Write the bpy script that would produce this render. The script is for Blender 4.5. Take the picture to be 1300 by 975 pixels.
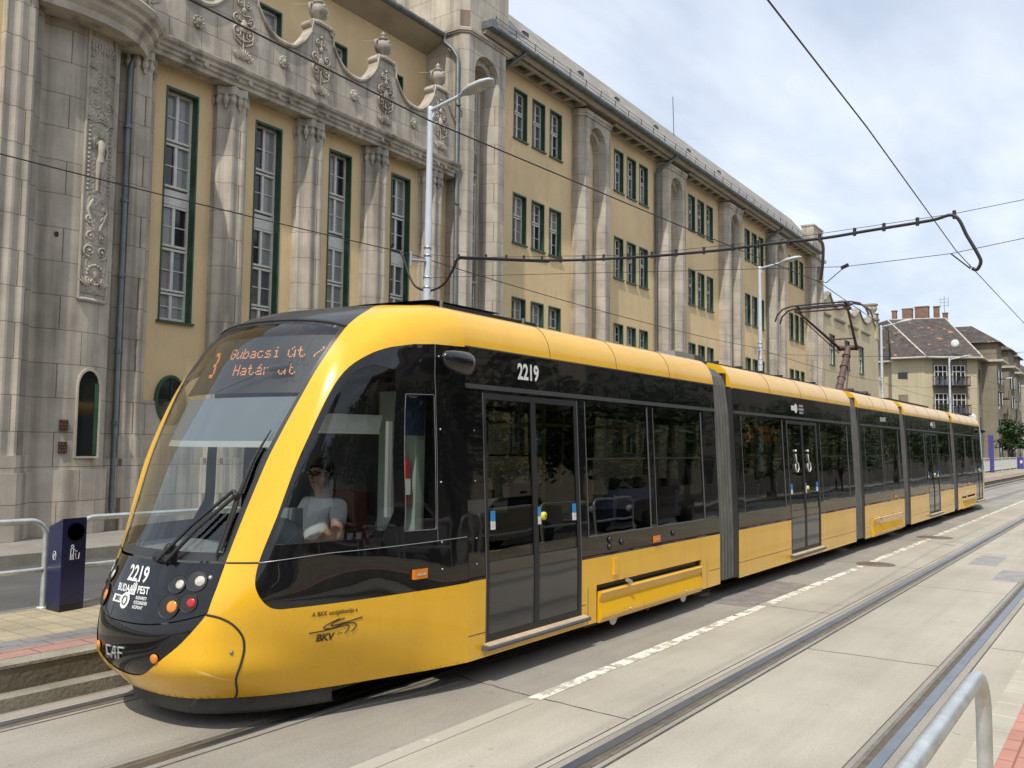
import bpy, bmesh, math, random
import numpy as np
from math import sin, cos, pi, radians, sqrt, atan2
from mathutils import Vector, Matrix
from mathutils.bvhtree import BVHTree
from mathutils.geometry import delaunay_2d_cdt
for o in list(bpy.data.objects): bpy.data.objects.remove(o)
random.seed(7)
scene = bpy.context.scene
col = scene.collection
# ---------------------------------------------------------------- camera
H = 1.882
YAW, PIT, ROL = radians(35.77), radians(4.03), radians(0.63)
cam_d = bpy.data.cameras.new('camera'); cam = bpy.data.objects.new('camera', cam_d); col.objects.link(cam)
cam_d.sensor_width = 36.0; cam_d.lens = 1110.0 / 1300.0 * 36.0
cam_d.clip_start = 0.05; cam_d.clip_end = 3000
F = Vector((cos(YAW)*cos(PIT), sin(YAW)*cos(PIT), sin(PIT)))
r0 = F.cross(Vector((0, 0, 1))).normalized(); u0 = r0.cross(F)
Rv = r0*cos(ROL) + u0*sin(ROL); Uv = u0*cos(ROL) - r0*sin(ROL)
M = Matrix((Rv, Uv, -F)).transposed().to_4x4(); M.translation = Vector((0, 0, H))
cam.matrix_world = M
scene.camera = cam
# ---------------------------------------------------------------- sun, sky, exposure
SUN = Vector((0.62, 0.20, -1.0)).normalized()          # direction the light travels
sd = bpy.data.lights.new('sun', 'SUN'); sd.energy = 2.9; sd.angle = radians(0.8); sd.color = (1.0, 0.945, 0.86)
so = bpy.data.objects.new('sun', sd); col.objects.link(so)
so.rotation_euler = SUN.to_track_quat('-Z', 'Y').to_euler(); so.location = (0, 0, 60)
world = bpy.data.worlds.new('World'); scene.world = world; world.use_nodes = True
nt = world.node_tree; nt.nodes.clear()
N = nt.nodes.new; L = nt.links.new
out = N('ShaderNodeOutputWorld'); bg = N('ShaderNodeBackground')
sky = N('ShaderNodeTexSky'); sky.sky_type = 'NISHITA'; sky.sun_disc = False
sky.sun_elevation = math.asin(-SUN.z); sky.sun_rotation = atan2(-SUN.x, -SUN.y)
sky.altitude = 100; sky.air_density = 1.0; sky.dust_density = 1.6; sky.ozone_density = 1.0
tc = N('ShaderNodeTexCoord'); sep = N('ShaderNodeSeparateXYZ'); L(tc.outputs['Generated'], sep.inputs[0])
# cloud layer: project the view direction on a flat ceiling so that clouds shrink towards the horizon
mx = N('ShaderNodeMath'); mx.operation = 'MAXIMUM'; mx.inputs[1].default_value = 0.04; L(sep.outputs[2], mx.inputs[0])
ad = N('ShaderNodeMath'); ad.operation = 'ADD'; ad.inputs[1].default_value = 0.12; L(mx.outputs[0], ad.inputs[0])
dx = N('ShaderNodeMath'); dx.operation = 'DIVIDE'; L(sep.outputs[0], dx.inputs[0]); L(ad.outputs[0], dx.inputs[1])
dy = N('ShaderNodeMath'); dy.operation = 'DIVIDE'; L(sep.outputs[1], dy.inputs[0]); L(ad.outputs[0], dy.inputs[1])
cb = N('ShaderNodeCombineXYZ'); L(dx.outputs[0], cb.inputs[0]); L(dy.outputs[0], cb.inputs[1])
mp = N('ShaderNodeMapping'); mp.inputs['Rotation'].default_value = (0, 0, 0.5); mp.inputs['Scale'].default_value = (1.0, 2.1, 1); L(cb.outputs[0], mp.inputs[0])
n1 = N('ShaderNodeTexNoise'); n1.inputs['Scale'].default_value = 1.15; n1.inputs['Detail'].default_value = 9; n1.inputs['Roughness'].default_value = 0.52; n1.inputs['Distortion'].default_value = 0.3; L(mp.outputs[0], n1.inputs[0])
rp = N('ShaderNodeValToRGB'); rp.color_ramp.elements[0].position = 0.36; rp.color_ramp.elements[1].position = 0.72; L(n1.outputs[0], rp.inputs[0])
n2 = N('ShaderNodeTexNoise'); n2.inputs['Scale'].default_value = 2.6; n2.inputs['Detail'].default_value = 7; L(mp.outputs[0], n2.inputs[0])
rp2 = N('ShaderNodeValToRGB'); rp2.color_ramp.elements[0].position = 0.35; rp2.color_ramp.elements[1].position = 0.7
rp2.color_ramp.elements[0].color = (7.0, 7.8, 9.1, 1); rp2.color_ramp.elements[1].color = (8.4, 9.0, 10.0, 1); L(n2.outputs[0], rp2.inputs[0])
mf = N('ShaderNodeMath'); mf.operation = 'MULTIPLY_ADD'; mf.inputs[1].default_value = 0.34; mf.inputs[2].default_value = 0.62; L(rp.outputs[0], mf.inputs[0])
mix = N('ShaderNodeMix'); mix.data_type = 'RGBA'; L(mf.outputs[0], mix.inputs[0]); L(sky.outputs[0], mix.inputs[6]); L(rp2.outputs[0], mix.inputs[7])
L(mix.outputs[2], bg.inputs[0]); bg.inputs[1].default_value = 0.105; L(bg.outputs[0], out.inputs[0])
vs = scene.view_settings; vs.view_transform = 'Standard'; vs.look = 'None'; vs.gamma = 1.0; vs.exposure = 0.22; vs.use_curve_mapping = False
scene.render.engine = 'CYCLES'
scene.cycles.max_bounces = 8; scene.cycles.transparent_max_bounces = 16; scene.cycles.glossy_bounces = 4; scene.cycles.diffuse_bounces = 3
scene.cycles.caustics_reflective = False; scene.cycles.caustics_refractive = False

# ---------------------------------------------------------------- helpers
class MB:
    """collects shapes; build() links them as one mesh object"""
    def __init__(s): s.v = []; s.f = []; s.sm = []; s.mi = []; s.cur = 0
    def add(s, vs, fs, smooth=False):
        b = len(s.v); s.v += [tuple(map(float, p)) for p in vs]
        for f in fs: s.f.append(tuple(i+b for i in f)); s.sm.append(smooth); s.mi.append(s.cur)
        return s
    def box(s, x0, x1, y0, y1, z0, z1):
        if x0 > x1: x0, x1 = x1, x0
        if y0 > y1: y0, y1 = y1, y0
        if z0 > z1: z0, z1 = z1, z0
        v = [(x, y, z) for x in (x0, x1) for y in (y0, y1) for z in (z0, z1)]
        return s.add(v, [(0,1,3,2),(4,6,7,5),(0,4,5,1),(2,3,7,6),(0,2,6,4),(1,5,7,3)])
    def prism(s, poly, a0, a1, axis='z', smooth=False):
        """poly: 2D outline; axis z: (x,y), x: (y,z), y: (x,z)"""
        n = len(poly)
        area = sum(poly[i][0]*poly[(i+1)%n][1]-poly[(i+1)%n][0]*poly[i][1] for i in range(n))
        if area < 0: poly = poly[::-1]
        def P(p, a):
            if axis == 'z': return (p[0], p[1], a)
            if axis == 'x': return (a, p[0], p[1])
            return (p[0], a, p[1])
        v = [P(p, a0) for p in poly] + [P(p, a1) for p in poly]
        flip = (axis == 'y')
        if a1 < a0: flip = not flip
        sd = []
        for i in range(n):
            j = (i+1) % n; q = (i, j, n+j, n+i); sd.append(q[::-1] if flip else q)
        c0 = tuple(range(n)); c1 = tuple(range(n, 2*n))
        s.add(v, sd, smooth); b = len(s.v)-2*n
        s.add([v[i] for i in c0], [tuple(range(n)) if flip else tuple(range(n))[::-1]])
        s.add([v[i] for i in c1], [tuple(range(n))[::-1] if flip else tuple(range(n))])
        return s
    def tube(s, pts, r, n=8, closed=False, cap=True):
        pts = [Vector(p) for p in pts]; m = len(pts)
        rs = r if isinstance(r, (list, tuple)) else [r]*m
        V = []; prev = None
        for i, p in enumerate(pts):
            a = pts[i-1] if (i > 0 or closed) else p; b = pts[(i+1) % m] if (i < m-1 or closed) else p
            t = (b-a).normalized()
            if prev is None:
                up = Vector((0,0,1)) if abs(t.z) < .9 else Vector((1,0,0))
                nn = t.cross(up).normalized()
            else:
                nn = (prev - t*prev.dot(t)).normalized()
            prev = nn; bb = t.cross(nn)
            for k in range(n):
                an = 2*pi*k/n; V.append(p + (nn*cos(an)+bb*sin(an))*rs[i])
        Fs = []
        for i in range(m if closed else m-1):
            for k in range(n):
                a = i*n+k; b = i*n+(k+1)%n; c = ((i+1)%m)*n+(k+1)%n; d = ((i+1)%m)*n+k
                Fs.append((a, b, c, d))
        s.add(V, Fs, True)
        if cap and not closed:
            s.add(V[:n], [tuple(range(n))[::-1]]); s.add(V[-n:], [tuple(range(n))])
        return s
    def lathe(s, prof, c=(0,0,0), n=24, ax='z', smooth=True):
        """prof: list of (radius, height)"""
        V = []
        for (r, h) in prof:
            for k in range(n):
                a = 2*pi*k/n
                if ax == 'z': V.append((c[0]+r*cos(a), c[1]+r*sin(a), c[2]+h))
                elif ax == 'y': V.append((c[0]+r*cos(a), c[1]+h, c[2]-r*sin(a)))
                else: V.append((c[0]+h, c[1]+r*cos(a), c[2]+r*sin(a)))
        Fs = []
        for i in range(len(prof)-1):
            for k in range(n):
                Fs.append((i*n+k, i*n+(k+1)%n, (i+1)*n+(k+1)%n, (i+1)*n+k))
        s.add(V, Fs, smooth)
        s.add(V[:n], [tuple(range(n))[::-1]]); s.add(V[-n:], [tuple(range(n))])
        return s
    def ball(s, c, r, n=12, m=8, sc=(1,1,1)):
        V = []; Fs = []
        for i in range(m+1):
            th = pi*i/m
            for k in range(n):
                a = 2*pi*k/n
                V.append((c[0]+r*sc[0]*sin(th)*cos(a), c[1]+r*sc[1]*sin(th)*sin(a), c[2]+r*sc[2]*cos(th)))
        for i in range(m):
            for k in range(n):
                Fs.append((i*n+k, (i+1)*n+k, (i+1)*n+(k+1)%n, i*n+(k+1)%n))
        return s.add(V, Fs, True)
    def grid(s, fn, nu, nv, smooth=True):
        V = [fn(i/nu, j/nv) for j in range(nv+1) for i in range(nu+1)]
        Fs = [(j*(nu+1)+i, j*(nu+1)+i+1, (j+1)*(nu+1)+i+1, (j+1)*(nu+1)+i) for j in range(nv) for i in range(nu)]
        return s.add(V, Fs, smooth)
    def build(s, name, mat, parent=None, merge=False):
        off = OFF.get(parent.name, Vector((0,0,0))) if parent else Vector((0,0,0))
        me = bpy.data.meshes.new(name)
        me.from_pydata([(a-off.x, b-off.y, c-off.z) for a, b, c in s.v], [], s.f)
        mats = mat if isinstance(mat, (list, tuple)) else [mat]
        for m_ in mats: me.materials.append(m_)
        me.polygons.foreach_set('use_smooth', s.sm)
        if len(mats) > 1: me.polygons.foreach_set('material_index', s.mi)
        me.update()
        if merge:
            bm = bmesh.new(); bm.from_mesh(me); bmesh.ops.remove_doubles(bm, verts=bm.verts, dist=0.0004); bm.to_mesh(me); bm.free()
        o = bpy.data.objects.new(name, me); col.objects.link(o)
        if parent: o.parent = parent; OFF[o.name] = off
        return o
OFF = {}
def tag(o, label=None, cat=None, group=None, kind=None):
    if label: o['label'] = label
    if cat: o['category'] = cat
    if group: o['group'] = group
    if kind: o['kind'] = kind
    return o
def thing(name, label, cat, base=(0,0,0), rotz=0.0, group=None):
    """Empty; parts are built in frame coordinates (frame rotated by rotz about the world origin)"""
    o = bpy.data.objects.new(name, None); col.objects.link(o); o.empty_display_size = 0.3
    b = Vector(base); o.location = Matrix.Rotation(rotz, 3, 'Z') @ b; o.rotation_euler = (0, 0, rotz)
    OFF[o.name] = b
    tag(o, label, cat, group); return o
def struct(name, mb, mat): o = mb.build(name, mat); tag(o, kind='structure'); return o
def dup(root, loc=None, rotz=None, label=None, sx=None):
    r = root.copy(); col.objects.link(r)
    if loc is not None: r.location = loc
    if rotz is not None: r.rotation_euler = (0, 0, rotz)
    if label: r['label'] = label
    for ch in list(root.children):
        c = ch.copy(); col.objects.link(c); c.parent = r
        for g in ch.children:
            d = g.copy(); col.objects.link(d); d.parent = c
    return r
def text2d(txt, size=1.0, bold=0.0, sx=1.0, shear=0.0, align='CENTER'):
    """returns (verts2d, faces) of filled lettering centred on 0,0"""
    cu = bpy.data.curves.new('tmp', 'FONT'); cu.body = txt; cu.size = size; cu.offset = bold; cu.shear = shear
    cu.align_x = align; cu.align_y = 'CENTER'; cu.resolution_u = 3
    o = bpy.data.objects.new('tmp', cu); col.objects.link(o)
    dg = bpy.context.evaluated_depsgraph_get(); me = bpy.data.meshes.new_from_object(o.evaluated_get(dg))
    vs_ = [(v.co.x*sx, v.co.y) for v in me.vertices]; fs = [tuple(p.vertices) for p in me.polygons]
    bpy.data.objects.remove(o); bpy.data.curves.remove(cu); bpy.data.meshes.remove(me)
    return vs_, fs

# ---------------------------------------------------------------- materials
MATS = {}
def pmat(name, c, rough=.6, metal=0., var=.12, vs_=2.0, bump=.0, bs=20., coat=0., spec=.5, emit=None, es=0., c2=None, streak=0., det=6, fine=0., lst=0.):
    """Principled with noise variation, optional second tone, vertical streaks and bump"""
    m = bpy.data.materials.new(name); m.use_nodes = True; t = m.node_tree; b = t.nodes['Principled BSDF']
    n = t.nodes.new; l = t.links.new
    tc = n('ShaderNodeTexCoord')
    no = n('ShaderNodeTexNoise'); no.inputs['Scale'].default_value = vs_; no.inputs['Detail'].default_value = det; no.inputs['Roughness'].default_value = .6
    l(tc.outputs['Object'], no.inputs['Vector'])
    rp = n('ShaderNodeValToRGB'); rp.color_ramp.elements[0].position = .32; rp.color_ramp.elements[1].position = .68
    lo = c2 if c2 else tuple(x*(1-var) for x in c[:3]); hi = tuple(min(1, x*(1+var*.6)) for x in c[:3]) if not c2 else c
    rp.color_ramp.elements[0].color = (*lo, 1); rp.color_ramp.elements[1].color = (*hi, 1)
    l(no.outputs[0], rp.inputs[0]); last = rp.outputs[0]
    if streak > 0:
        mp = n('ShaderNodeMapping'); mp.inputs['Scale'].default_value = (2.0, 2.0, .11); l(tc.outputs['Object'], mp.inputs[0])
        n3 = n('ShaderNodeTexNoise'); n3.inputs['Scale'].default_value = 1.5; n3.inputs['Detail'].default_value = 5; n3.inputs['Roughness'].default_value = .5; l(mp.outputs[0], n3.inputs['Vector'])
        r3 = n('ShaderNodeValToRGB'); r3.color_ramp.elements[0].position = .33; r3.color_ramp.elements[0].color = (1-streak, 1-streak, 1-streak*1.0, 1)
        r3.color_ramp.elements[1].position = .50; r3.color_ramp.elements[1].color = (1, 1, 1, 1); l(n3.outputs[0], r3.inputs[0])
        mm = n('ShaderNodeMix'); mm.data_type = 'RGBA'; mm.blend_type = 'MULTIPLY'; mm.inputs[0].default_value = 1; l(last, mm.inputs[6]); l(r3.outputs[0], mm.inputs[7]); last = mm.outputs[2]
    if lst > 0:
        for sc_, sh_, lo_, hi_ in (((.10, 1.9, 1), 1.3, .35, .6), ((.5, .6, 1), 1.0, .35, .62)):
            mp = n('ShaderNodeMapping'); mp.inputs['Scale'].default_value = sc_; l(tc.outputs['Object'], mp.inputs[0])
            n3 = n('ShaderNodeTexNoise'); n3.inputs['Scale'].default_value = sh_; n3.inputs['Detail'].default_value = 7; n3.inputs['Roughness'].default_value = .62; l(mp.outputs[0], n3.inputs['Vector'])
            r3 = n('ShaderNodeValToRGB'); r3.color_ramp.elements[0].position = lo_; r3.color_ramp.elements[0].color = (1-lst, 1-lst, 1-lst*1.05, 1); r3.color_ramp.elements[1].position = hi_; r3.color_ramp.elements[1].color = (1, 1, 1, 1); l(n3.outputs[0], r3.inputs[0])
            mm = n('ShaderNodeMix'); mm.data_type = 'RGBA'; mm.blend_type = 'MULTIPLY'; mm.inputs[0].default_value = 1; l(last, mm.inputs[6]); l(r3.outputs[0], mm.inputs[7]); last = mm.outputs[2]
        vo = n('ShaderNodeTexNoise'); vo.inputs['Scale'].default_value = 9; vo.inputs['Detail'].default_value = 3; l(tc.outputs['Object'], vo.inputs['Vector'])
        r3 = n('ShaderNodeValToRGB'); r3.color_ramp.elements[0].position = .70; r3.color_ramp.elements[0].color = (1, 1, 1, 1); r3.color_ramp.elements[1].position = .76; r3.color_ramp.elements[1].color = (.72, .70, .68, 1); l(vo.outputs[0], r3.inputs[0])
        mm = n('ShaderNodeMix'); mm.data_type = 'RGBA'; mm.blend_type = 'MULTIPLY'; mm.inputs[0].default_value = 1; l(last, mm.inputs[6]); l(r3.outputs[0], mm.inputs[7]); last = mm.outputs[2]
    if fine > 0:
        n4 = n('ShaderNodeTexNoise'); n4.inputs['Scale'].default_value = 55; n4.inputs['Detail'].default_value = 4; l(tc.outputs['Object'], n4.inputs['Vector'])
        r4 = n('ShaderNodeValToRGB'); r4.color_ramp.elements[0].position = .3; r4.color_ramp.elements[0].color = (1-fine,)*3+(1,); r4.color_ramp.elements[1].position = .7; r4.color_ramp.elements[1].color = (1+fine*.4,)*3+(1,); l(n4.outputs[0], r4.inputs[0])
        mm = n('ShaderNodeMix'); mm.data_type = 'RGBA'; mm.blend_type = 'MULTIPLY'; mm.inputs[0].default_value = 1; l(last, mm.inputs[6]); l(r4.outputs[0], mm.inputs[7]); last = mm.outputs[2]
    l(last, b.inputs['Base Color'])
    b.inputs['Roughness'].default_value = rough; b.inputs['Metallic'].default_value = metal
    b.inputs['Coat Weight'].default_value = coat; b.inputs['Coat Roughness'].default_value = .06; b.inputs['Specular IOR Level'].default_value = spec
    if bump > 0:
        nb = n('ShaderNodeTexNoise'); nb.inputs['Scale'].default_value = bs; nb.inputs['Detail'].default_value = 6; l(tc.outputs['Object'], nb.inputs['Vector'])
        bu = n('ShaderNodeBump'); bu.inputs['Strength'].default_value = bump; bu.inputs['Distance'].default_value = .02; l(nb.outputs[0], bu.inputs['Height']); l(bu.outputs[0], b.inputs['Normal'])
    if emit: b.inputs['Emission Color'].default_value = (*emit, 1); b.inputs['Emission Strength'].default_value = es
    MATS[name] = m; return m
def brickmat(name, c, c2, mortar, bw, bh, ms, rough=.85, axis='sz', offset=.5, streak=0., bump=.4, var=.25, vs_=1.3, mapscale=1.):
    """block / paver pattern on real surfaces, object space"""
    m = pmat(name, c, rough, var=var, vs_=vs_, streak=streak, bump=0, c2=None); t = m.node_tree; b = t.nodes['Principled BSDF']
    n = t.nodes.new; l = t.links.new
    tc = n('ShaderNodeTexCoord'); sp = n('ShaderNodeSeparateXYZ'); l(tc.outputs['Object'], sp.inputs[0]); cb = n('ShaderNodeCombineXYZ')
    if axis == 'sz':
        a = n('ShaderNodeMath'); a.operation = 'ADD'; l(sp.outputs[0], a.inputs[0]); l(sp.outputs[1], a.inputs[1]); l(a.outputs[0], cb.inputs[0]); l(sp.outputs[2], cb.inputs[1])
    else:
        l(sp.outputs[0], cb.inputs[0]); l(sp.outputs[1], cb.inputs[1])
    br = n('ShaderNodeTexBrick'); br.offset = offset; br.inputs['Scale'].default_value = 1; br.inputs['Brick Width'].default_value = bw; br.inputs['Row Height'].default_value = bh
    br.inputs['Mortar Size'].default_value = ms; br.inputs['Mortar Smooth'].default_value = .2; br.inputs['Bias'].default_value = 0
    br.inputs['Color1'].default_value = (1, 1, 1, 1); k = c2; br.inputs['Color2'].default_value = (*k, 1); br.inputs['Mortar'].default_value = (*mortar, 1)
    l(cb.outputs[0], br.inputs['Vector'])
    src = b.inputs['Base Color'].links[0].from_socket
    mm = n('ShaderNodeMix'); mm.data_type = 'RGBA'; mm.blend_type = 'MULTIPLY'; mm.inputs[0].default_value = 1; l(src, mm.inputs[6]); l(br.outputs['Color'], mm.inputs[7]); l(mm.outputs[2], b.inputs['Base Color'])
    nb = n('ShaderNodeTexNoise'); nb.inputs['Scale'].default_value = 30; nb.inputs['Detail'].default_value = 5; l(tc.outputs['Object'], nb.inputs['Vector'])
    s1 = n('ShaderNodeMath'); s1.operation = 'MULTIPLY_ADD'; s1.inputs[1].default_value = -1.2; l(br.outputs['Fac'], s1.inputs[0]); l(nb.outputs[0], s1.inputs[2])
    bu = n('ShaderNodeBump'); bu.inputs['Strength'].default_value = bump; bu.inputs['Distance'].default_value = .012; l(s1.outputs[0], bu.inputs['Height']); l(bu.outputs[0], b.inputs['Normal'])
    return m
def add_spots(m, c, scale, th):
    t = m.node_tree; b = t.nodes['Principled BSDF']; n = t.nodes.new; l = t.links.new; src = b.inputs['Base Color'].links[0].from_socket
    tc = n('ShaderNodeTexCoord'); no = n('ShaderNodeTexNoise'); no.inputs['Scale'].default_value = scale; no.inputs['Detail'].default_value = 2; l(tc.outputs['Object'], no.inputs['Vector'])
    rp = n('ShaderNodeValToRGB'); rp.color_ramp.elements[0].position = th; rp.color_ramp.elements[0].color = (0, 0, 0, 1); rp.color_ramp.elements[1].position = th+.03; l(no.outputs[0], rp.inputs[0])
    mm = n('ShaderNodeMix'); mm.data_type = 'RGBA'; l(rp.outputs[0], mm.inputs[0]); l(src, mm.inputs[6]); mm.inputs[7].default_value = (*c, 1); l(mm.outputs[2], b.inputs['Base Color'])
def glassmat(name, tint, refl=1.0, rough=0.0, ior=1.5, wave=.0):
    m = bpy.data.materials.new(name); m.use_nodes = True; t = m.node_tree; t.nodes.clear(); n = t.nodes.new; l = t.links.new
    o = n('ShaderNodeOutputMaterial'); mx_ = n('ShaderNodeMixShader'); tr = n('ShaderNodeBsdfTransparent'); tr.inputs[0].default_value = (*tint, 1)
    gl = n('ShaderNodeBsdfGlossy'); gl.inputs['Roughness'].default_value = rough; gl.inputs[0].default_value = (refl, refl, refl, 1)
    fr = n('ShaderNodeFresnel'); ge = n('ShaderNodeNewGeometry'); mi = n('ShaderNodeMix'); mi.inputs[2].default_value = ior; mi.inputs[3].default_value = 1/ior
    l(ge.outputs['Backfacing'], mi.inputs[0]); l(mi.outputs[0], fr.inputs[0])
    if wave > 0:
        tc = n('ShaderNodeTexCoord'); nb = n('ShaderNodeTexNoise'); nb.inputs['Scale'].default_value = 1.6; nb.inputs['Detail'].default_value = 1; l(tc.outputs['Object'], nb.inputs['Vector'])
        bu = n('ShaderNodeBump'); bu.inputs['Strength'].default_value = wave; bu.inputs['Distance'].default_value = .02; l(nb.outputs[0], bu.inputs['Height']); l(bu.outputs[0], gl.inputs['Normal']); l(bu.outputs[0], fr.inputs['Normal'])
    l(fr.outputs[0], mx_.inputs[0]); l(tr.outputs[0], mx_.inputs[1]); l(gl.outputs[0], mx_.inputs[2]); l(mx_.outputs[0], o.inputs[0])
    MATS[name] = m; return m
def glosspanel(name, c, rough=.03, wave=.12, coat=1.0):
    m = pmat(name, c, rough, var=.1, coat=0, spec=.6); t = m.node_tree; b = t.nodes['Principled BSDF']; n = t.nodes.new; l = t.links.new
    tc = n('ShaderNodeTexCoord'); nb = n('ShaderNodeTexNoise'); nb.inputs['Scale'].default_value = 2.3; nb.inputs['Detail'].default_value = 1.5; l(tc.outputs['Object'], nb.inputs['Vector'])
    bu = n('ShaderNodeBump'); bu.inputs['Strength'].default_value = wave; bu.inputs['Distance'].default_value = .02; l(nb.outputs[0], bu.inputs['Height']); l(bu.outputs[0], b.inputs['Normal'])
    return m
yellow = pmat('tram_yellow', (.90, .50, .016), .25, var=.05, vs_=1.2, coat=.45, streak=.07, fine=.04)
blackp = glosspanel('gloss_black', (.008, .008, .009))
blackm = pmat('black_plastic', (.018, .018, .019), .45, var=.2, vs_=8)
darkg = pmat('dark_grey_paint', (.028, .029, .032), .4, var=.15, vs_=3)
roofdark = pmat('roof_cap_black', (.035, .037, .042), .28, var=.2, vs_=2, coat=.3)
midg = pmat('grey_metal', (.28, .28, .28), .45, metal=.6, var=.15, vs_=6)
alu = pmat('aluminium', (.55, .55, .54), .35, metal=.8, var=.12, vs_=9)
rub = pmat('bellows_grey', (.11, .108, .10), .7, var=.25, vs_=5, bump=.2, bs=30)
rubd = pmat('rubber_dark', (.03, .03, .031), .7, var=.3, vs_=7)
gl_clear = glassmat('windshield_glass', (.86, .90, .88), 1.0, 0.0, 1.75)
gl_tint = glassmat('tinted_glass', (.50, .515, .49), 1.0, 0.0, 1.5, wave=.10)
gl_cab = glassmat('cab_glass', (.80, .84, .82), 1.0, 0.0, 1.5)
whitep = pmat('white_paint', (.78, .78, .76), .5, var=.08, vs_=6)
orange = pmat('orange_lens', (.85, .25, .02), .15, var=.1, vs_=20, coat=.6)
redl = pmat('red_lens', (.5, .015, .02), .15, var=.1, vs_=20, coat=.6)
lensw = pmat('clear_lens', (.6, .58, .5), .1, var=.3, vs_=30, coat=.8)
led = pmat('led_orange', (.9, .3, .08), .5, emit=(1.0, .33, .09), es=.32)
steelr = pmat('pantograph_brown', (.10, .058, .045), .55, metal=.3, var=.35, vs_=7)
wirem = pmat('wire_dark', (.035, .03, .032), .5, metal=.3, var=.2)
# ================================================================ ground, road, track
BT = radians(1.357)
asph = pmat('asphalt', (.115, .113, .108), .9, var=.22, vs_=.8, bump=.25, bs=90, fine=.25, lst=.15)
conc = pmat('concrete_slab', (.50, .455, .37), .85, var=.10, vs_=.9, bump=.12, bs=60, fine=.12, lst=.12)
concg = pmat('concrete_grey', (.385, .355, .30), .87, var=.12, vs_=.8, bump=.15, bs=70, fine=.16, lst=.16)
add_spots(conc, (.36, .325, .265), 5.5, .73); add_spots(concg, (.26, .235, .195), 4.5, .71)
soil = pmat('wide_ground', (.16, .15, .13), .95, var=.2, vs_=.2)
kerbm = pmat('kerb_stone', (.30, .275, .22), .9, var=.25, vs_=2.5, bump=.35, bs=40, fine=.2)
kerbd = pmat('platform_wall', (.17, .15, .11), .9, var=.3, vs_=2.2, bump=.5, bs=22, fine=.2)
sidew = pmat('sidewalk_asphalt', (.30, .275, .24), .92, var=.18, vs_=1.2, bump=.2, bs=80, fine=.22)
pav_y = brickmat('pavers_sand', (.43, .36, .235), (.86, .88, .9), (.55, .55, .52), .2, .2, .006, axis='xy', offset=0)
pav_g = brickmat('pavers_grey', (.26, .25, .245), (.85, .85, .86), (.5, .5, .5), .2, .2, .006, axis='xy')
pav_r = brickmat('pavers_red', (.43, .25, .20), (.88, .9, .9), (.45, .45, .45), .4, .2, .008, axis='xy')
steel = pmat('rail_steel', (.42, .44, .46), .42, metal=1.0, var=.15, vs_=3, bump=.03, bs=40)
steelb = pmat('rail_flange', (.30, .26, .21), .5, metal=.6, var=.3, vs_=6, bump=.2, bs=50)
groove = pmat('rail_groove', (.13, .11, .08), .9, var=.3, vs_=10)
seal = pmat('joint_seal', (.085, .072, .06), .9, var=.4, vs_=12)
X0, X1 = -30, 420
g = MB(); g.box(-300, 1500, -400, 500, -.6, -.06); struct('ground', g, soil)
g = MB(); g.box(X0, X1, 8.72, 13.67, -.3, 0); struct('road', g, asph)
g = MB(); g.box(X0, X1, 13.67, 13.83, -.3, .178); g.build
struct('sidewalk_kerb', g, kerbm)
g = MB(); g.box(X0, X1, 13.83, 40, -.3, .172); struct('sidewalk', g, sidew)
# far platform (steps: low kerb, wall, coping, tactile stripes, sand pavers)
g = MB(); g.box(X0, 108, 6.44, 6.60, -.3, .095); struct('low_kerb', g, kerbm)
g = MB()
xx = X0
while xx < 108:
    g.box(xx+.008, xx+.992, 6.60, 6.74, -.3, .262); xx += 1.0
struct('platform_coping', g, kerbd)
g = MB(); xx = X0
while xx < 108:
    g.box(xx+.006, xx+.994, 6.59, 6.78, .263, .285); xx += 1.0
struct('platform_edge', g, kerbm)
g = MB(); g.box(X0, 108, 6.78, 7.08, -.2, .284); struct('platform_tiles', g, pav_r)
g = MB(); g.box(X0, 108, 7.08, 7.38, -.2, .2835); struct('platform_stripe', g, pav_g)
g = MB(); g.box(X0, 108, 7.38, 8.56, -.2, .283); struct('platform', g, pav_y)
g = MB(); g.box(X0, 108, 8.56, 8.72, -.2, .285); struct('platform_back_kerb', g, kerbm)
# track slabs
g = MB(); g.box(X0, X1, 3.80, 6.44, -.3, 0); struct('tram_pavement', g, concg)
g = MB(); g.box(X0, X1, .84, 3.80, -.3, .0005); struct('tram_pavement_light', g, conc)
g = MB(); g.box(45, 108, 8.72, 9.35, -.3, .2825); struct('platform_widening', g, pav_y)
g = MB(); g.box(108, X1, 6.44, 8.72, -.3, -.001); struct('tram_pavement_far', g, concg)
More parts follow.
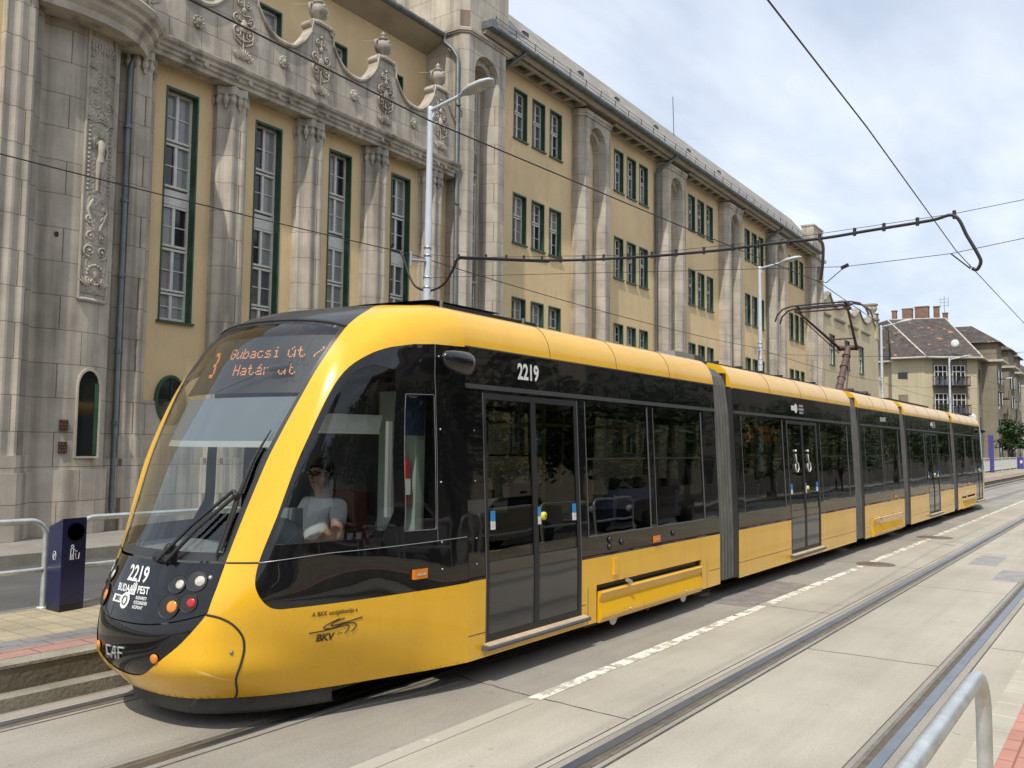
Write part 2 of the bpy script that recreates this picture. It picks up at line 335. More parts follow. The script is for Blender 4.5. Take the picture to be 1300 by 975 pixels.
# near platform
g = MB(); g.box(-8, 60, .68, .82, -.3, .25); struct('near_platform_edge', g, brickmat('coping_light', (.50, .46, .37), (.93, .93, .92), (1.25, 1.2, 1.1), .33, .5, .012, axis='xy', offset=0))
g = MB(); g.box(-8, 60, .28, .68, -.3, .249); struct('near_platform_tiles', g, brickmat('near_red', (.55, .27, .20), (.9, .9, .9), (.55, .5, .48), .2, .2, .006, axis='xy', offset=.5))
g = MB(); g.box(-8, 60, -2.6, .28, -.3, .248); struct('near_platform', g, pav_y)
g = MB(); g.box(X0, X1, -9.5, -2.6, -.3, -.002); struct('near_road', g, asph)
g = MB(); g.box(X0, X1, -15, -9.5, -.3, .15); struct('near_sidewalk', g, sidew)
def rail(yc, inner, name):
    """grooved rail; inner = +1/-1 side on which the flange groove lies"""
    i = inner
    g = MB(); g.cur = 0; g.box(X0, X1, yc-i*.105, yc+i*.155, -.05, .002)
    g.cur = 1; g.box(X0, X1, yc-i*.035, yc+i*.035, -.05, .009)
    g.cur = 2; g.box(X0, X1, yc+i*.0355, yc+i*.078, -.05, .0035)
    g.cur = 3; g.box(X0, X1, yc+i*.0785, yc+i*.105, -.05, .0065)
    g.cur = 4; g.box(X0, X1, yc-i*.095, yc-i*.037, -.05, .0042); g.box(X0, X1, yc+i*.108, yc+i*.145, -.05, .0042)
    o = g.build(name, [seal, steel, groove, steelb, concg]); tag(o, kind='structure')
rail(6.19, -1, 'rail_outer_far'); rail(4.78, 1, 'rail_inner_far'); rail(2.787, -1, 'rail_inner_near'); rail(1.352, 1, 'rail_outer_near')
# slab joints
g = MB()
def joint(y0, y1, x, skew=0, w=.012):
    n = 10; P = []
    for k in range(n+1):
        t = k/n; P.append((x+skew*t+random.uniform(-.012, .012), y0+(y1-y0)*t))
    poly = [(a-w*random.uniform(.4, 1), b) for a, b in P] + [(a+w*random.uniform(.4, 1), b) for a, b in P[::-1]]
    for k in range(n):
        a, b, c, d = poly[k], poly[k+1], poly[-2-k], poly[-1-k]
        g.add([(a[0], a[1], .0012), (b[0], b[1], .0012), (c[0], c[1], .0012), (d[0], d[1], .0012)], [(3, 2, 1, 0)])
xs = [(-6), -1.2, 3.62, 8.5, 13.3, 18.2, 23.0, 27.9, 33, 38, 43, 48, 53, 58, 63, 68, 73, 80, 87, 94]
for x in xs:
    joint(1.51, 2.63, x, -.02); joint(2.95, 3.79, x+1.9, .05); joint(3.81, 4.6, x+1.95, .1); joint(.86, 1.25, x+1.1, 0)
    joint(4.95, 6.02, x+.6, .03)
for a in range(3):
    pass
g.add([(X0, 2.94, .0011), (X1, 2.94, .0011), (X1, 2.953, .0011), (X0, 2.953, .0011)], [(0, 1, 2, 3)])
g.add([(X0, 2.625, .0011), (X1, 2.625, .0011), (X1, 2.640, .0011), (X0, 2.640, .0011)], [(0, 1, 2, 3)])
struct('slab_joints', g, seal)
# worn white line
wl = bpy.data.materials.new('worn_line'); wl.use_nodes = True; t = wl.node_tree; b = t.nodes['Principled BSDF']; n = t.nodes.new; l = t.links.new
tc_ = n('ShaderNodeTexCoord'); no = n('ShaderNodeTexNoise'); no.inputs['Scale'].default_value = 7; no.inputs['Detail'].default_value = 9; no.inputs['Roughness'].default_value = .7; l(tc_.outputs['Object'], no.inputs['Vector'])
rr = n('ShaderNodeValToRGB'); rr.color_ramp.interpolation = 'LINEAR'; rr.color_ramp.elements[0].position = .475; rr.color_ramp.elements[0].color = (.45, .41, .33, 1); rr.color_ramp.elements[1].position = .495; rr.color_ramp.elements[1].color = (.80, .76, .66, 1)
l(no.outputs[0], rr.inputs[0]); l(rr.outputs[0], b.inputs['Base Color']); b.inputs['Roughness'].default_value = .8
g = MB(); g.add([(2.5, 3.742-.06, .004), (5.42, 3.742-.063, .004), (5.40, 3.742+.062, .004), (2.5, 3.742+.06, .004)], [(0, 1, 2, 3)])
wl2 = wl.copy(); wl2.name = 'faded_line'; wl2.node_tree.nodes['Color Ramp'].color_ramp.elements[0].position = .60; wl2.node_tree.nodes['Color Ramp'].color_ramp.elements[1].position = .66; wl2.node_tree.nodes['Color Ramp'].color_ramp.elements[1].color = (.58, .54, .45, 1); wl2.node_tree.nodes['Color Ramp'].color_ramp.elements[0].color = (.44, .405, .335, 1); struct('faded_white_line', g, wl2)
g = MB(); x = 5.52
for i in range(170):
    ln = random.choice([.55, .8, .35, .25, .45]) if x > 9 else random.choice([.9, 1.2, .7]); w0 = random.uniform(.055, .068)
    if x > 5.45: g.add([(x, 3.742-w0, .004), (x+ln, 3.742-w0*random.uniform(.85, 1), .004), (x+ln+random.uniform(-.05, .05), 3.742+w0, .004), (x+random.uniform(-.05, .05), 3.742+w0*random.uniform(.85, 1), .004)], [(0, 1, 2, 3)])
    x += ln + (random.choice([.02, .05, .12, .2]) if x > 9 else .02)
    if x > 120: break
struct('white_line', g, wl)
def flat(x0, x1, y0, y1, m_, name, z=.0045, j=.012):
    g = MB(); n = 6; P = []
    for k in range(n): P.append((x0+(x1-x0)*k/n, y0+random.uniform(-j, j)))
    for k in range(n): P.append((x1+random.uniform(-j, j), y0+(y1-y0)*k/n))
    for k in range(n): P.append((x1+(x0-x1)*k/n, y1+random.uniform(-j, j)))
    for k in range(n): P.append((x0+random.uniform(-j, j), y1+(y0-y1)*k/n))
    g.prism(P, z-.004, z); return struct(name, g, m_)
patch_m = pmat('patch_grey', (.35, .34, .325), .9, var=.2, vs_=4, fine=.2, bump=.2, bs=80)
flat(16.4, 17.9, 2.02, 2.42, patch_m, 'asphalt_patch'); flat(14.6, 15.9, 1.5, 1.86, patch_m, 'asphalt_patch')
flat(10.2, 12.4, 3.84, 4.4, pmat('patch_dark', (.27, .24, .215), .9, var=.25, vs_=5, fine=.25, bump=.3, bs=80), 'asphalt_patch')
flat(11.0, 12.4, 2.98, 3.35, conc, 'concrete_patch')
iron = pmat('cast_iron', (.24, .19, .15), .6, metal=.4, var=.3, vs_=20, bump=.4, bs=60)
def manhole(x, y, r, label):
    g = MB(); g.lathe([(r, -.02), (r, .008), (r*.93, .009), (r*.92, .004), (r*.86, .004), (r*.85, .009), (.02, .010)], (x, y, 0), 28)
    for k in range(-4, 5):
        h = sqrt(max(0, (r*.8)**2-(k*r*.18)**2)); g.box(x-h, x+h, y+k*r*.18-.008, y+k*r*.18+.008, .005, .014)
    o = g.build('manhole_cover', iron); tag(o, label, 'manhole cover', 'manhole covers in the track slab')
manhole(15.3, 3.62, .30, 'rusty round manhole cover in the white line, the nearer of the two beside the tram')
manhole(20.8, 3.70, .36, 'large round manhole cover across the worn white line, farther along the tram')
# ================================================================ main building (frame: s along, n away, z up)
W = 16.3; G0 = .17
yel = pmat('yellow_plaster', (.82, .62, .345), .92, var=.12, vs_=.5, bump=.12, bs=45, fine=.07, streak=.05)
yel_l = pmat('yellow_plaster_far', (.66, .55, .35), .92, var=.10, vs_=.5, bump=.1, bs=40, streak=.08)
stone = brickmat('facade_stone', (.55, .49, .395), (.88, .88, .89), (.40, .34, .30), .78, .62, .007, axis='sz', offset=.5, streak=.40, var=.24)
stonep = pmat('smooth_stone', (.53, .475, .385), .9, var=.30, vs_=1.8, streak=.45, bump=.25, bs=35, fine=.1)
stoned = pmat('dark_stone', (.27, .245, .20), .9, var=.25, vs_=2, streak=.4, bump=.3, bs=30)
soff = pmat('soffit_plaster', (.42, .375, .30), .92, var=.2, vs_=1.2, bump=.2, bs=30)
add_spots(yel, (.77, .57, .325), .9, .66)
tile_g = brickmat('green_tile', (.042, .105, .058), (.6, .75, .7), (.4, .4, .4), .25, .33, .004, axis='sz', rough=.35, streak=0)
wfr = pmat('window_frame', (.76, .74, .67), .55, var=.12, vs_=5, bump=.1, bs=60, streak=.12)
pane = glosspanel('window_pane', (.105, .11, .112), .04, .03); 
pane_l = glosspanel('window_pane_curtain', (.29, .29, .275), .10, .03)
pane_d = glosspanel('window_pane_dark', (.02, .022, .022), .05, .03)
zinc = pmat('zinc_gutter', (.17, .19, .19), .5, metal=.4, var=.25, vs_=4)
slate = brickmat('roof_slate', (.36, .335, .295), (.8, .8, .8), (.5, .5, .5), .4, .25, .01, axis='sz', rough=.85)
bld = thing('office_building', 'long four-storey yellow and grey stone building with fluted columns, arched piers and green window reveals', 'building', (30, 17, G0), BT)
def rects(s0, s1, z0, z1, holes):
    ss = sorted({s0, s1, *[min(max(h[k], s0), s1) for h in holes for k in (0, 1)]}); zz = sorted({z0, z1, *[min(max(h[k], z0), z1) for h in holes for k in (2, 3)]})
    out_ = []
    for a, b in zip(ss, ss[1:]):
        run = None
        for c, d in zip(zz, zz[1:]):
            cx_, cz_ = (a+b)/2, (c+d)/2
            if any(h[0] < cx_ < h[1] and h[2] < cz_ < h[3] for h in holes):
                if run: out_.append((a, b, run[0], run[1])); run = None
            else: run = (run[0], d) if run else (c, d)
        if run: out_.append((a, b, run[0], run[1]))
    return out_
def wall(g, s0, s1, z0, z1, n, th, holes=()):
    for a, b, c, d in rects(s0, s1, z0, z1, holes): g.box(a, b, n, n+th, c, d)
def window(s0, s1, z0, z1, n, sashes, parent, depth=.26, band=.05, dark=None, lite=False, reveal=tile_g, cols=2, rows=2, fr=wfr):
    """green tiled reveal, painted frame, panes. sashes: list of (z0,z1,kind)"""
    g = MB()
    g.box(s0, s0+.035, n-.018, n+depth, z0, z1); g.box(s1-.035, s1, n-.018, n+depth, z0, z1)
    g.box(s0+.035, s1-.035, n-.018, n+depth, z1-.05, z1); g.box(s0-.04, s1+.04, n-.07, n+depth, z0-.05, z0+.0)
    w = g.build('window', reveal, parent)
    a, b = s0+.036, s1-.036; g = MB(); y0, y1 = n+depth-.09, n+depth-.02
    g.box(a, a+.05, y0, y1, z0, z1-.05); g.box(b-.05, b, y0, y1, z0, z1-.05)
    gp = MB(); rl = MB()
    prev = z0
    for (c, d, kind) in sashes:
        if kind == 'panel': g.box(a+.05, b-.05, y0+.015, y1-.01, c, d); continue
        g.box(a+.05, b-.05, y0-.02, y1, c-.045, c); g.box(a+.05, b-.05, y0-.02, y1, d, d+.045)
        for k in range(1, cols):
            m_ = a+(b-a)*k/cols; g.box(m_-.035, m_+.035, y0-.005, y1, c, d)
        for k in range(cols):
            p0 = a+(b-a)*k/cols+(.05 if k == 0 else .035); p1 = a+(b-a)*(k+1)/cols-(.05 if k == cols-1 else .035)
            for q in range(1, rows): zz = c+(d-c)*q/rows; g.box(p0, p1, y0+.02, y1-.02, zz-.011, zz+.011)
            tilt = random.uniform(-.012, .012)
            rl.cur = 0
            gp.cur = random.choice([1, 1, 0, 2] if lite else [0, 0, 1, 2]) if dark is None else dark
            zt = y0+.045
            gp.add([(p0, zt, c), (p1, zt+tilt, c), (p1, zt+tilt, d), (p0, zt, d)], [(0, 1, 2, 3)])
    g.box(a, b, y1+.035, y1+.05, z0, z1)
    f = g.build('window_frame', fr, w); gp.build('window_pane', [pane, pane_l, pane_d], w)
    return w
# ---- walls
g = MB()
WA = .5/ .5
tw_s0, tw_s1, tw_n = 20.18, 22.46, 15.65
hallwin = []
for k in range(4):
    a = (.6575+.1437*k)*W; hallwin.append((a, a+.80, 4.42, 9.43))
ovals = [((.6785+.1437*k)*W, 2.75) for k in range(4)]
wall(g, 9.5, tw_s0+.1, 2.72, 9.85, W, .4, hallwin)
uw = [(14.5+k*2.32-1.0, 14.5+k*2.32, 11.2, 12.86) for k in range(-1, 3)]
wall(g, 5.0, 20.2, 9.85, 13.95, 17.2, .4, uw)
g.build('hall_wall', yel, bld)
# right wing
baya = [1.455, 1.898, 2.360, 2.838, 3.325]; piers = [(1.692, 1.893), (2.143, 2.352), (2.600, 2.815), (3.065, 3.30), (3.545, 3.81)]
rows_z = [(5.14, 6.87, 0), (8.68, 10.38, 0), (12.28, 13.98, 0)]
rows_z = [(1.6, 3.3, 0), (5.1, 6.84, 0), (8.68, 10.38, 0), (12.26, 13.98, 0)]
wins = []
for a in baya:
    for k in range(3):
        s = (a+.0705*k)*W
        for (c, d, _) in rows_z: wins.append((s, s+.82, c, d))
g = MB(); wall(g, tw_s1-.2, 60.1, 1.1, 14.62, W, .45, wins); g.build('wing_wall', yel, bld)
g = MB(); g.box(9.5, tw_s0, W-.06, W+.4, G0, 2.72); g.box(tw_s1-.2, 60.1, W-.08, W+.45, G0, 1.1); g.box(9.5, 60.1, W+.41, W+9, G0, 9.8); g.box(9.5, 20.5, 17.62, 26, 9.8, 13.9); g.box(22.4, 60.1, W+.46, 26, 9.8, 14.6)
g.build('stone_base', stone, bld)
def sash2(z0, z1): m_ = z0+(z1-z0)*.56; return [(z0+.05, m_-.07, 's'), (m_+.06, z1-.1, 's')]
for (a, b, c, d) in wins: window(a, b, c, d, W, sash2(c, d), bld, depth=.24)
for (a, b, c, d) in uw: window(a, b, c, d, 17.2, sash2(c, d), bld, depth=.24)
for (a, b, c, d) in hallwin:
    window(a, b, c, d, W, [(4.50, 5.00, 's'), (5.12, 5.95, 's'), (6.08, 6.88, 's'), (6.95, 7.27, 'panel'), (7.36, 8.22, 's'), (8.36, 9.34, 's')], bld, depth=.26, lite=True)
# oval windows low in the hall
for (cs, cz) in ovals:
    g = MB(); pts = [(cs+.36*cos(t_*2*pi/28), cz+.53*sin(t_*2*pi/28)) for t_ in range(28)]; pin = [(cs+.31*cos(t_*2*pi/28), cz+.47*sin(t_*2*pi/28)) for t_ in range(28)]
    for k in range(28):
        j = (k+1) % 28; g.add([(pts[k][0], W-.085, pts[k][1]), (pts[j][0], W-.085, pts[j][1]), (pin[j][0], W-.085, pin[j][1]), (pin[k][0], W-.085, pin[k][1]),
              (pin[k][0], W-.01, pin[k][1]), (pin[j][0], W-.01, pin[j][1]), (pts[k][0], W-.01, pts[k][1]), (pts[j][0], W-.01, pts[j][1])], [(0, 1, 2, 3), (3, 2, 5, 4), (1, 0, 6, 7)])
    w_ = g.build('window', tile_g, bld); g = MB(); g.add([(a_, W-.06, b2_) for a_, b2_ in pin], [tuple(range(len(pin)))]); g.build('window_pane', pane_d, w_)
    g = MB(); g.box(cs-.015, cs+.015, W-.08, W-.065, cz-.46, cz+.46); g.box(cs-.3, cs+.3, W-.078, W-.066, cz-.02, cz+.01); g.build('window_frame', rubd, w_)
# ---- fluted half-octagon columns of the hall
def half_oct(cs, n, r):
    P = []; 
    corners = [(-r, 0), (-r, -.41*r), (-.41*r, -r), (.41*r, -r), (r, -.41*r), (r, 0)]
    out_ = []
    for (a, b), (c, d) in zip(corners, corners[1:]):
        L_ = sqrt((c-a)**2+(d-b)**2); nx, ny = (d-b)/L_, -(c-a)/L_
        if ny > 0 or (abs(ny) < 1e-6 and ((a+c) * nx) < 0): nx, ny = -nx, -ny
        out_.append((a, b))
        if L_ > .25*r*1.5:
            for f_, dep in ((.16, 0), (.30, .030), (.5, .045), (.70, .030), (.84, 0)):
                out_.append((a+(c-a)*f_-nx*dep, b+(d-b)*f_-ny*dep))
    out_.append(corners[-1])
    return [(cs+a, n+b) for a, b in out_] + [(cs+r, n+.05), (cs-r, n+.05)]
R_ = .405
for k in range(5):
    cs = (.6105+.1437*k)*W
    g = MB(); g.prism(half_oct(cs, W, R_), 1.95, 9.35)
    c_ = g.build('column', stone, bld)
    g = MB(); g.prism(half_oct(cs, W, R_+.035), 1.55, 1.95); g.prism(half_oct(cs, W, R_+.09), G0, 1.55); g.build('column_base', stone, c_)
    g = MB(); g.prism(half_oct(cs, W, R_-.02), 9.35, 9.5); g.prism(half_oct(cs, W, R_+.03), 9.62, 9.80)
    for q in range(9):
        an = pi+q*pi/8; x_, y_ = cs+cos(an)*R_*1.0, W+sin(an)*R_*1.0
        g.ball((x_, y_, 9.48), .068, 8, 6, (1, 1, 1.5)); g.tube([(x_, y_, 9.62), (x_, y_, 9.3)], [.05, .03], 6)
    g.prism(half_oct(cs, W, R_-.01), 9.5, 9.62)
    g.build('capital', stonep, c_)
# ---- entablature: stepped mouldings swept along the hall and round the bay
def sweep(g, path, prof):
    """path: plan points from left to right (street side is towards -n); prof: (out, z) pairs"""
    m = len(path); nor = []
    for i, p in enumerate(path):
        a = path[max(i-1, 0)]; b = path[min(i+1, m-1)]; dx_, dy_ = b[0]-a[0], b[1]-a[1]; l_ = sqrt(dx_*dx_+dy_*dy_); nor.append((dy_/l_, -dx_/l_))
    V = [(p[0]+q[0]*o, p[1]+q[1]*o, z) for p, q in zip(path, nor) for (o, z) in prof]; k = len(prof)
    Fs = [(i*k+j, (i+1)*k+j, (i+1)*k+j+1, i*k+j+1) for i in range(m-1) for j in range(k-1)]
    g.add(V, Fs); g.add([V[j] for j in range(k)], [tuple(range(k))]); g.add([V[(m-1)*k+j] for j in range(k)], [tuple(range(k))[::-1]])
hall_path = [(9.9+(20.15-9.9)*k/12, W) for k in range(13)]
ent = [(0, 9.82), (.43, 9.815), (.43, 9.90), (.47, 9.93), (.47, 9.99), (.52, 10.02), (.52, 10.09), (.58, 10.13), (.60, 10.19), (.60, 10.215), (.42, 10.245), (.40, 10.33), (.0, 10.33)]
g = MB(); sweep(g, hall_path, ent)
bay_arc = [(7.2, 15.62), (7.55, 15.45), (7.9, 15.36), (8.3, 15.30), (8.7, 15.30), (9.1, 15.38), (9.45, 15.52), (9.75, 15.74), (9.98, 15.98), (10.12, 16.3)]
ent2 = [(-.5, 9.62), (.0, 9.62), (.02, 9.75), (.10, 9.85), (.12, 9.93), (.20, 9.98), (.22, 10.06), (.30, 10.12), (.34, 10.22), (.30, 10.28), (.10, 10.36), (0, 10.4), (-.5, 10.4)]
sweep(g, [(p[0], p[1]-.12) for p in bay_arc], ent2)
for k in range(5):
    cs = (.6105+.1437*k)*W
    for dx_ in (-.17, .17): g.lathe([(.055, -.0), (.055, .07)], (cs+dx_, W-.47-.07, 9.965), 10, 'y'); 
    cs2 = cs+.072*W
    for dx_ in (-.17, .17): g.lathe([(.055, -.0), (.055, .07)], (cs2+dx_, W-.47-.07, 9.965), 10, 'y')
g.build('entablature', stonep, bld)
# parapet with swooping top edge
np_ = W-.42
def ptop(s):
    p = .1437*W; u_ = ((s-.6105*W)/p) % 1.0; d_ = min(u_, 1-u_)*p        # distance from a column axis
    if d_ < .20: return 12.26
    if d_ < .33: return 12.26-.02
    if d_ < .36: return 12.12
    t_ = (d_-.36)/(p/2-.36); return 11.32+.62*(1-t_)**2.4
g = MB(); nseg = 300; S0_, S1_ = 9.75, 20.17; V = []
for i in range(nseg+1):
    s = S0_+(S1_-S0_)*i/nseg; z = ptop(s); V += [(s, np_, 10.3), (s, np_, z), (s, np_+.25, z), (s, np_+.25, 10.3)]
Fs = []
for i in range(nseg):
    for j in range(3): Fs.append((i*4+j, (i+1)*4+j, (i+1)*4+j+1, i*4+j+1))
g.add(V, Fs); g.add(V[:4], [(0, 1, 2, 3)]); g.add(V[-4:], [(3, 2, 1, 0)]); 
par = g.build('parapet', stone, bld)
g = MB()
k0 = 0
pts = [(S0_+(S1_-S0_)*i/nseg) for i in range(nseg+1)]
V = []
for s in pts: z = ptop(s); V += [(s, np_-.06, z-.05), (s, np_-.075, z+.0), (s, np_-.05, z+.055), (s, np_+.28, z+.06), (s, np_+.28, z-.02)]
Fs = [(i*5+j, (i+1)*5+j, (i+1)*5+j+1, i*5+j+1) for i in range(nseg) for j in range(4)]+[(i*5+4, (i+1)*5+4, (i+1)*5, i*5) for i in range(nseg)]
g.add(V, Fs)
for k in range(0, 5):
    cs = (.6105+.1437*k)*W
    for sg in (-1, 1):
        g.lathe([(.085, 0), (.085, .32)], (cs+sg*.34, np_-.05, 12.16), 12, 'y')
g.build('parapet_coping', stonep, par)
def spiral(g, mp, cx_, cz_, r_, dr=1, turns=1.6, th=.02, ph=0):
    P = []; n_ = int(18*turns)
    for k in range(n_+1):
        t_ = k/n_; a = ph+dr*t_*turns*2*pi; q = r_*(1-.82*t_); P.append(mp(cx_+q*cos(a), cz_+q*sin(a), .012))
    g.tube(P, [th*(1.15-.5*k/n_) for k in range(n_+1)], 6); g.ball(mp(cx_, cz_, .02), th*1.4, 6, 5)
def leafs(g, mp, cx_, cz_, r_, n_=7, a0=.35, a1=2.8, th=.02):
    for k in range(n_):
        a = a0+(a1-a0)*k/(n_-1); P = [mp(cx_+r_*t_*cos(a)*(1+.1*t_), cz_+r_*t_*sin(a), .012+.02*sin(pi*t_)) for t_ in (0, .35, .7, 1)]; g.tube(P, [th*.4, th*.9, th, th*.5], 6)
def wreath(g, mp, cx_, cz_, r_, th=.022, n_=14):
    g.tube([mp(cx_+r_*cos(a), cz_+r_*1.15*sin(a), .01) for a in np.linspace(0, 2*pi, 26)], th*.6, 6)
    for k in range(n_): a = 2*pi*k/n_; g.ball(mp(cx_+r_*cos(a), cz_+r_*1.15*sin(a), .018), th, 6, 5)
    g.ball(mp(cx_, cz_, 0), r_*.5, 10, 7, (.8, .5, 1.2))
def cartouche(g, mp, k):
    leafs(g, mp, 0, .04, .26, 9, .5, 2.64, .022)
    for s_ in (-1, 1): leafs(g, mp, s_*.16, .02, .2, 4, .9, 2.2, .018); spiral(g, mp, s_*.16, .62, .13, -s_, 1.5, .024, pi/2); spiral(g, mp, s_*.19, .92, .11, s_, 1.4, .022, -pi/2); g.tube([mp(s_*.06, .36, .01), mp(s_*.24, .46, .02), mp(s_*.28, .62, .02)], .02, 6); spiral(g, mp, s_*.10, 1.26, .08, -s_, 1.4, .02, pi/2)
    g.tube([mp(0, .1, .01), mp(0, 1.45, .01)], .020, 6); g.ball(mp(0, .78, 0), .12, 12, 8, (.85, .55, 1.3)); g.ball(mp(0, 1.12, .01), .07, 10, 7, (1, .6, 1.2)); g.ball(mp(0, 1.42, .01), .045, 8, 6)
    if k: 
        for q in (.5, .7, .9, 1.05): g.tube([mp(-.18, q, .012), mp(0, q-.05, .03), mp(.18, q, .012)], .018, 6)
def totem_relief(g, mp):
    wreath(g, mp, 0, .36, .16, .026, 16); leafs(g, mp, -.16, .12, .2, 5, 1.0, 2.4); leafs(g, mp, .16, .12, .2, 5, .7, 2.1)
    for s_ in (-1, 1):
        spiral(g, mp, s_*.13, .80, .12, s_, 1.7, .024, -pi/2); spiral(g, mp, s_*.12, 1.08, .085, -s_, 1.5, .02, pi/2); spiral(g, mp, s_*.15, 1.40, .09, s_, 1.5, .02, 0)
        g.tube([mp(s_*.05, 1.2, .01), mp(s_*.20, 1.58, .03), mp(s_*.10, 1.78, .01)], .028, 6); g.ball(mp(s_*.13, 1.66, 0), .07, 8, 6, (.8, .5, 1.6))
        for q in np.arange(1.95, 3.25, .085): g.ball(mp(s_*.215, q, .012), .028, 6, 5)
        leafs(g, mp, s_*.15, 3.25, .16, 6, .4, 2.8, .02); spiral(g, mp, s_*.14, 3.62, .10, s_, 1.6, .022, 0); spiral(g, mp, s_*.14, 3.90, .08, -s_, 1.5, .02, pi)
        leafs(g, mp, s_*.12, 4.25, .17, 5, pi/2-s_*1.2, pi/2+.1, .02); leafs(g, mp, s_*.12, 4.6, .17, 5, .5, 2.6, .018)
    # standing figure
    g.tube([mp(-.035, 1.95, .02), mp(-.045, 2.25, .035), mp(-.03, 2.52, .035)], [.028, .04, .055], 8); g.tube([mp(.04, 1.95, .02), mp(.04, 2.25, .03), mp(.03, 2.52, .035)], [.028, .04, .055], 8)
    g.tube([mp(0, 2.5, .03), mp(0, 2.68, .035), mp(0, 2.85, .035), mp(0, 2.93, .03)], [.078, .058, .082, .035], 10); g.ball(mp(.01, 3.01, .04), .055, 10, 8, (.9, .8, 1.2))
    g.tube([mp(-.08, 2.86, .03), mp(-.15, 2.72, .03), mp(-.13, 2.95, .03)], .024, 7); g.tube([mp(.08, 2.86, .03), mp(.15, 2.75, .03), mp(.12, 2.6, .03)], .024, 7); g.tube([mp(-.16, 2.9, .02), mp(.16, 3.22, .02)], .018, 6)
    wreath(g, mp, 0, 3.42, .07, .018, 9); g.tube([mp(0, 3.5, .01), mp(0, 4.75, .01)], .03, 6); wreath(g, mp, 0, 4.08, .09, .02, 10); g.tube([mp(-.24, 4.5, .012), mp(.24, 4.5, .012)], .024, 6)
    for a in np.linspace(-.22, .22, 9): g.tube([mp(a, 4.55, .01), mp(a*1.05, 4.78, .02)], [.014, .02], 5)
# relief ornament as real height field
def relief(g, fn, w, h, nu, nv, dep, kind=0, seed=0):
    zp = [0, .06, .22, .30, .42, .60, .78, .86, 1.0]; wp = [.95, .85, .55, .35, .92, 1.0, .60, .70, .25]
    rnd = random.Random(seed); 
    cents = []
    z = .12
    while z < h-.1:
        r_ = rnd.uniform(.11, .19)*min(1, w/.4); cents.append((rnd.uniform(.25, .42)*w/1.0*.5, z, r_, rnd.choice([1, 2, 3]), rnd.uniform(0, 6))); z += r_*rnd.uniform(.9, 1.3)
    C_ = np.array(cents)
    def hh(a, b):
        x_ = abs(a-.5)*w; y_ = b*h; v_ = 0
        for (cx_, cz_, r_, q, ph) in C_[np.abs(C_[:, 1]-y_) < .35]:
            d_ = sqrt((x_-cx_)**2+(y_-cz_)**2)
            if d_ < r_*1.5:
                th = atan2(y_-cz_, x_-cx_); v_ = max(v_, (.5+.5*sin(26*d_/r_*.35*1.6+q*th+ph))*(1-(d_/(r_*1.5))**4))
        c0 = max(0, 1-(x_/(.09*w+.02))**2)*(.55+.35*sin(y_*23+seed)); v_ = max(v_, c0)
        if kind: v_ *= min(1, max(0, (np.interp(b, zp, wp)-abs(a-.5)*2)/.06))
        edge = min(min(a, 1-a)*w/.03, min(b, 1-b)*h/.03, 1); return v_*edge
    V = []; 
    for j in range(nv+1):
        for i in range(nu+1): V.append(fn(i/nu, j/nv, dep*hh(i/nu, j/nv)))
    g.add(V, [(j*(nu+1)+i, j*(nu+1)+i+1, (j+1)*(nu+1)+i+1, (j+1)*(nu+1)+i) for j in range(nv) for i in range(nu)], True)
for k in range(0, 5):
    cs = (.6105+.1437*k)*W; g = MB(); wd = .62
    cartouche(g, lambda a, b, d_: (cs+a, np_-.012-d_, 10.42+b*1.05), k % 2)
    g.build('relief', stonep, par)
    if k < 4:
        g = MB(); c2_ = cs+.072*W; g.lathe([(.13, 0), (.145, -.03), (.12, -.05), (.08, -.045), (.05, -.075), (.01, -.08)], (c2_, np_, 10.86), 16, 'y')
        for q in range(10): an = q*2*pi/10; g.ball((c2_+.12*cos(an), np_-.04, 10.86+.12*sin(an)), .028, 6, 4)
        g.build('medallion', stonep, par)
    g = MB(); g.lathe([(.15, 0), (.15, .04), (.08, .07), (.08, .12), (.20, .20), (.24, .31), (.22, .42), (.10, .48), (.08, .51), (.14, .53), (.14, .56), (.06, .59), (.055, .63), (.085, .66), (.05, .70), (.02, .75)], (cs, np_+.12, 12.31), 16)
    for sg in (-1, 1): g.tube([(cs+sg*.2, np_+.12, 12.52), (cs+sg*.29, np_+.12, 12.58), (cs+sg*.30, np_+.12, 12.72), (cs+sg*.2, np_+.12, 12.76)], .035, 6)
    g.lathe([(.06, 0), (.05, -.03), (.02, -.05)], (cs, np_-.07, 12.72), 10, 'y')
    g.tube([(cs-.2, np_+.1, 12.72), (cs-.62, np_+.3, 12.60)], .012, 5)
    g.build('urn', stonep, par)
# roof terrace slab behind the parapet
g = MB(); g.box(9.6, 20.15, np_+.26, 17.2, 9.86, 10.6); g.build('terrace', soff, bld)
# upper eave
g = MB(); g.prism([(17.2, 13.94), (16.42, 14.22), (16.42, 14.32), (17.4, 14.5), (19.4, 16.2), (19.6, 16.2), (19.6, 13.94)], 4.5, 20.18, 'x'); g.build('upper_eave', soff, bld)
g = MB(); g.tube([(4.5, 16.36, 14.30), (19.95, 16.36, 14.30)], .085, 10)
for k in range(16): g.tube([(5+k, 16.36, 14.30), (5.04+k, 16.36, 14.30)], .1, 10)
g.tube([(20.02, 16.34, 14.28), (20.02, 16.34, 14.08), (20.07, 16.05, 13.8), (20.07, 15.85, 13.5), (20.07, 15.8, .25)], .062, 8)
for z in (3, 6, 9, 12): g.tube([(20.07, 15.8, z), (20.07, 15.8, z+.05)], .08, 8)
g.build('gutter', zinc, bld)
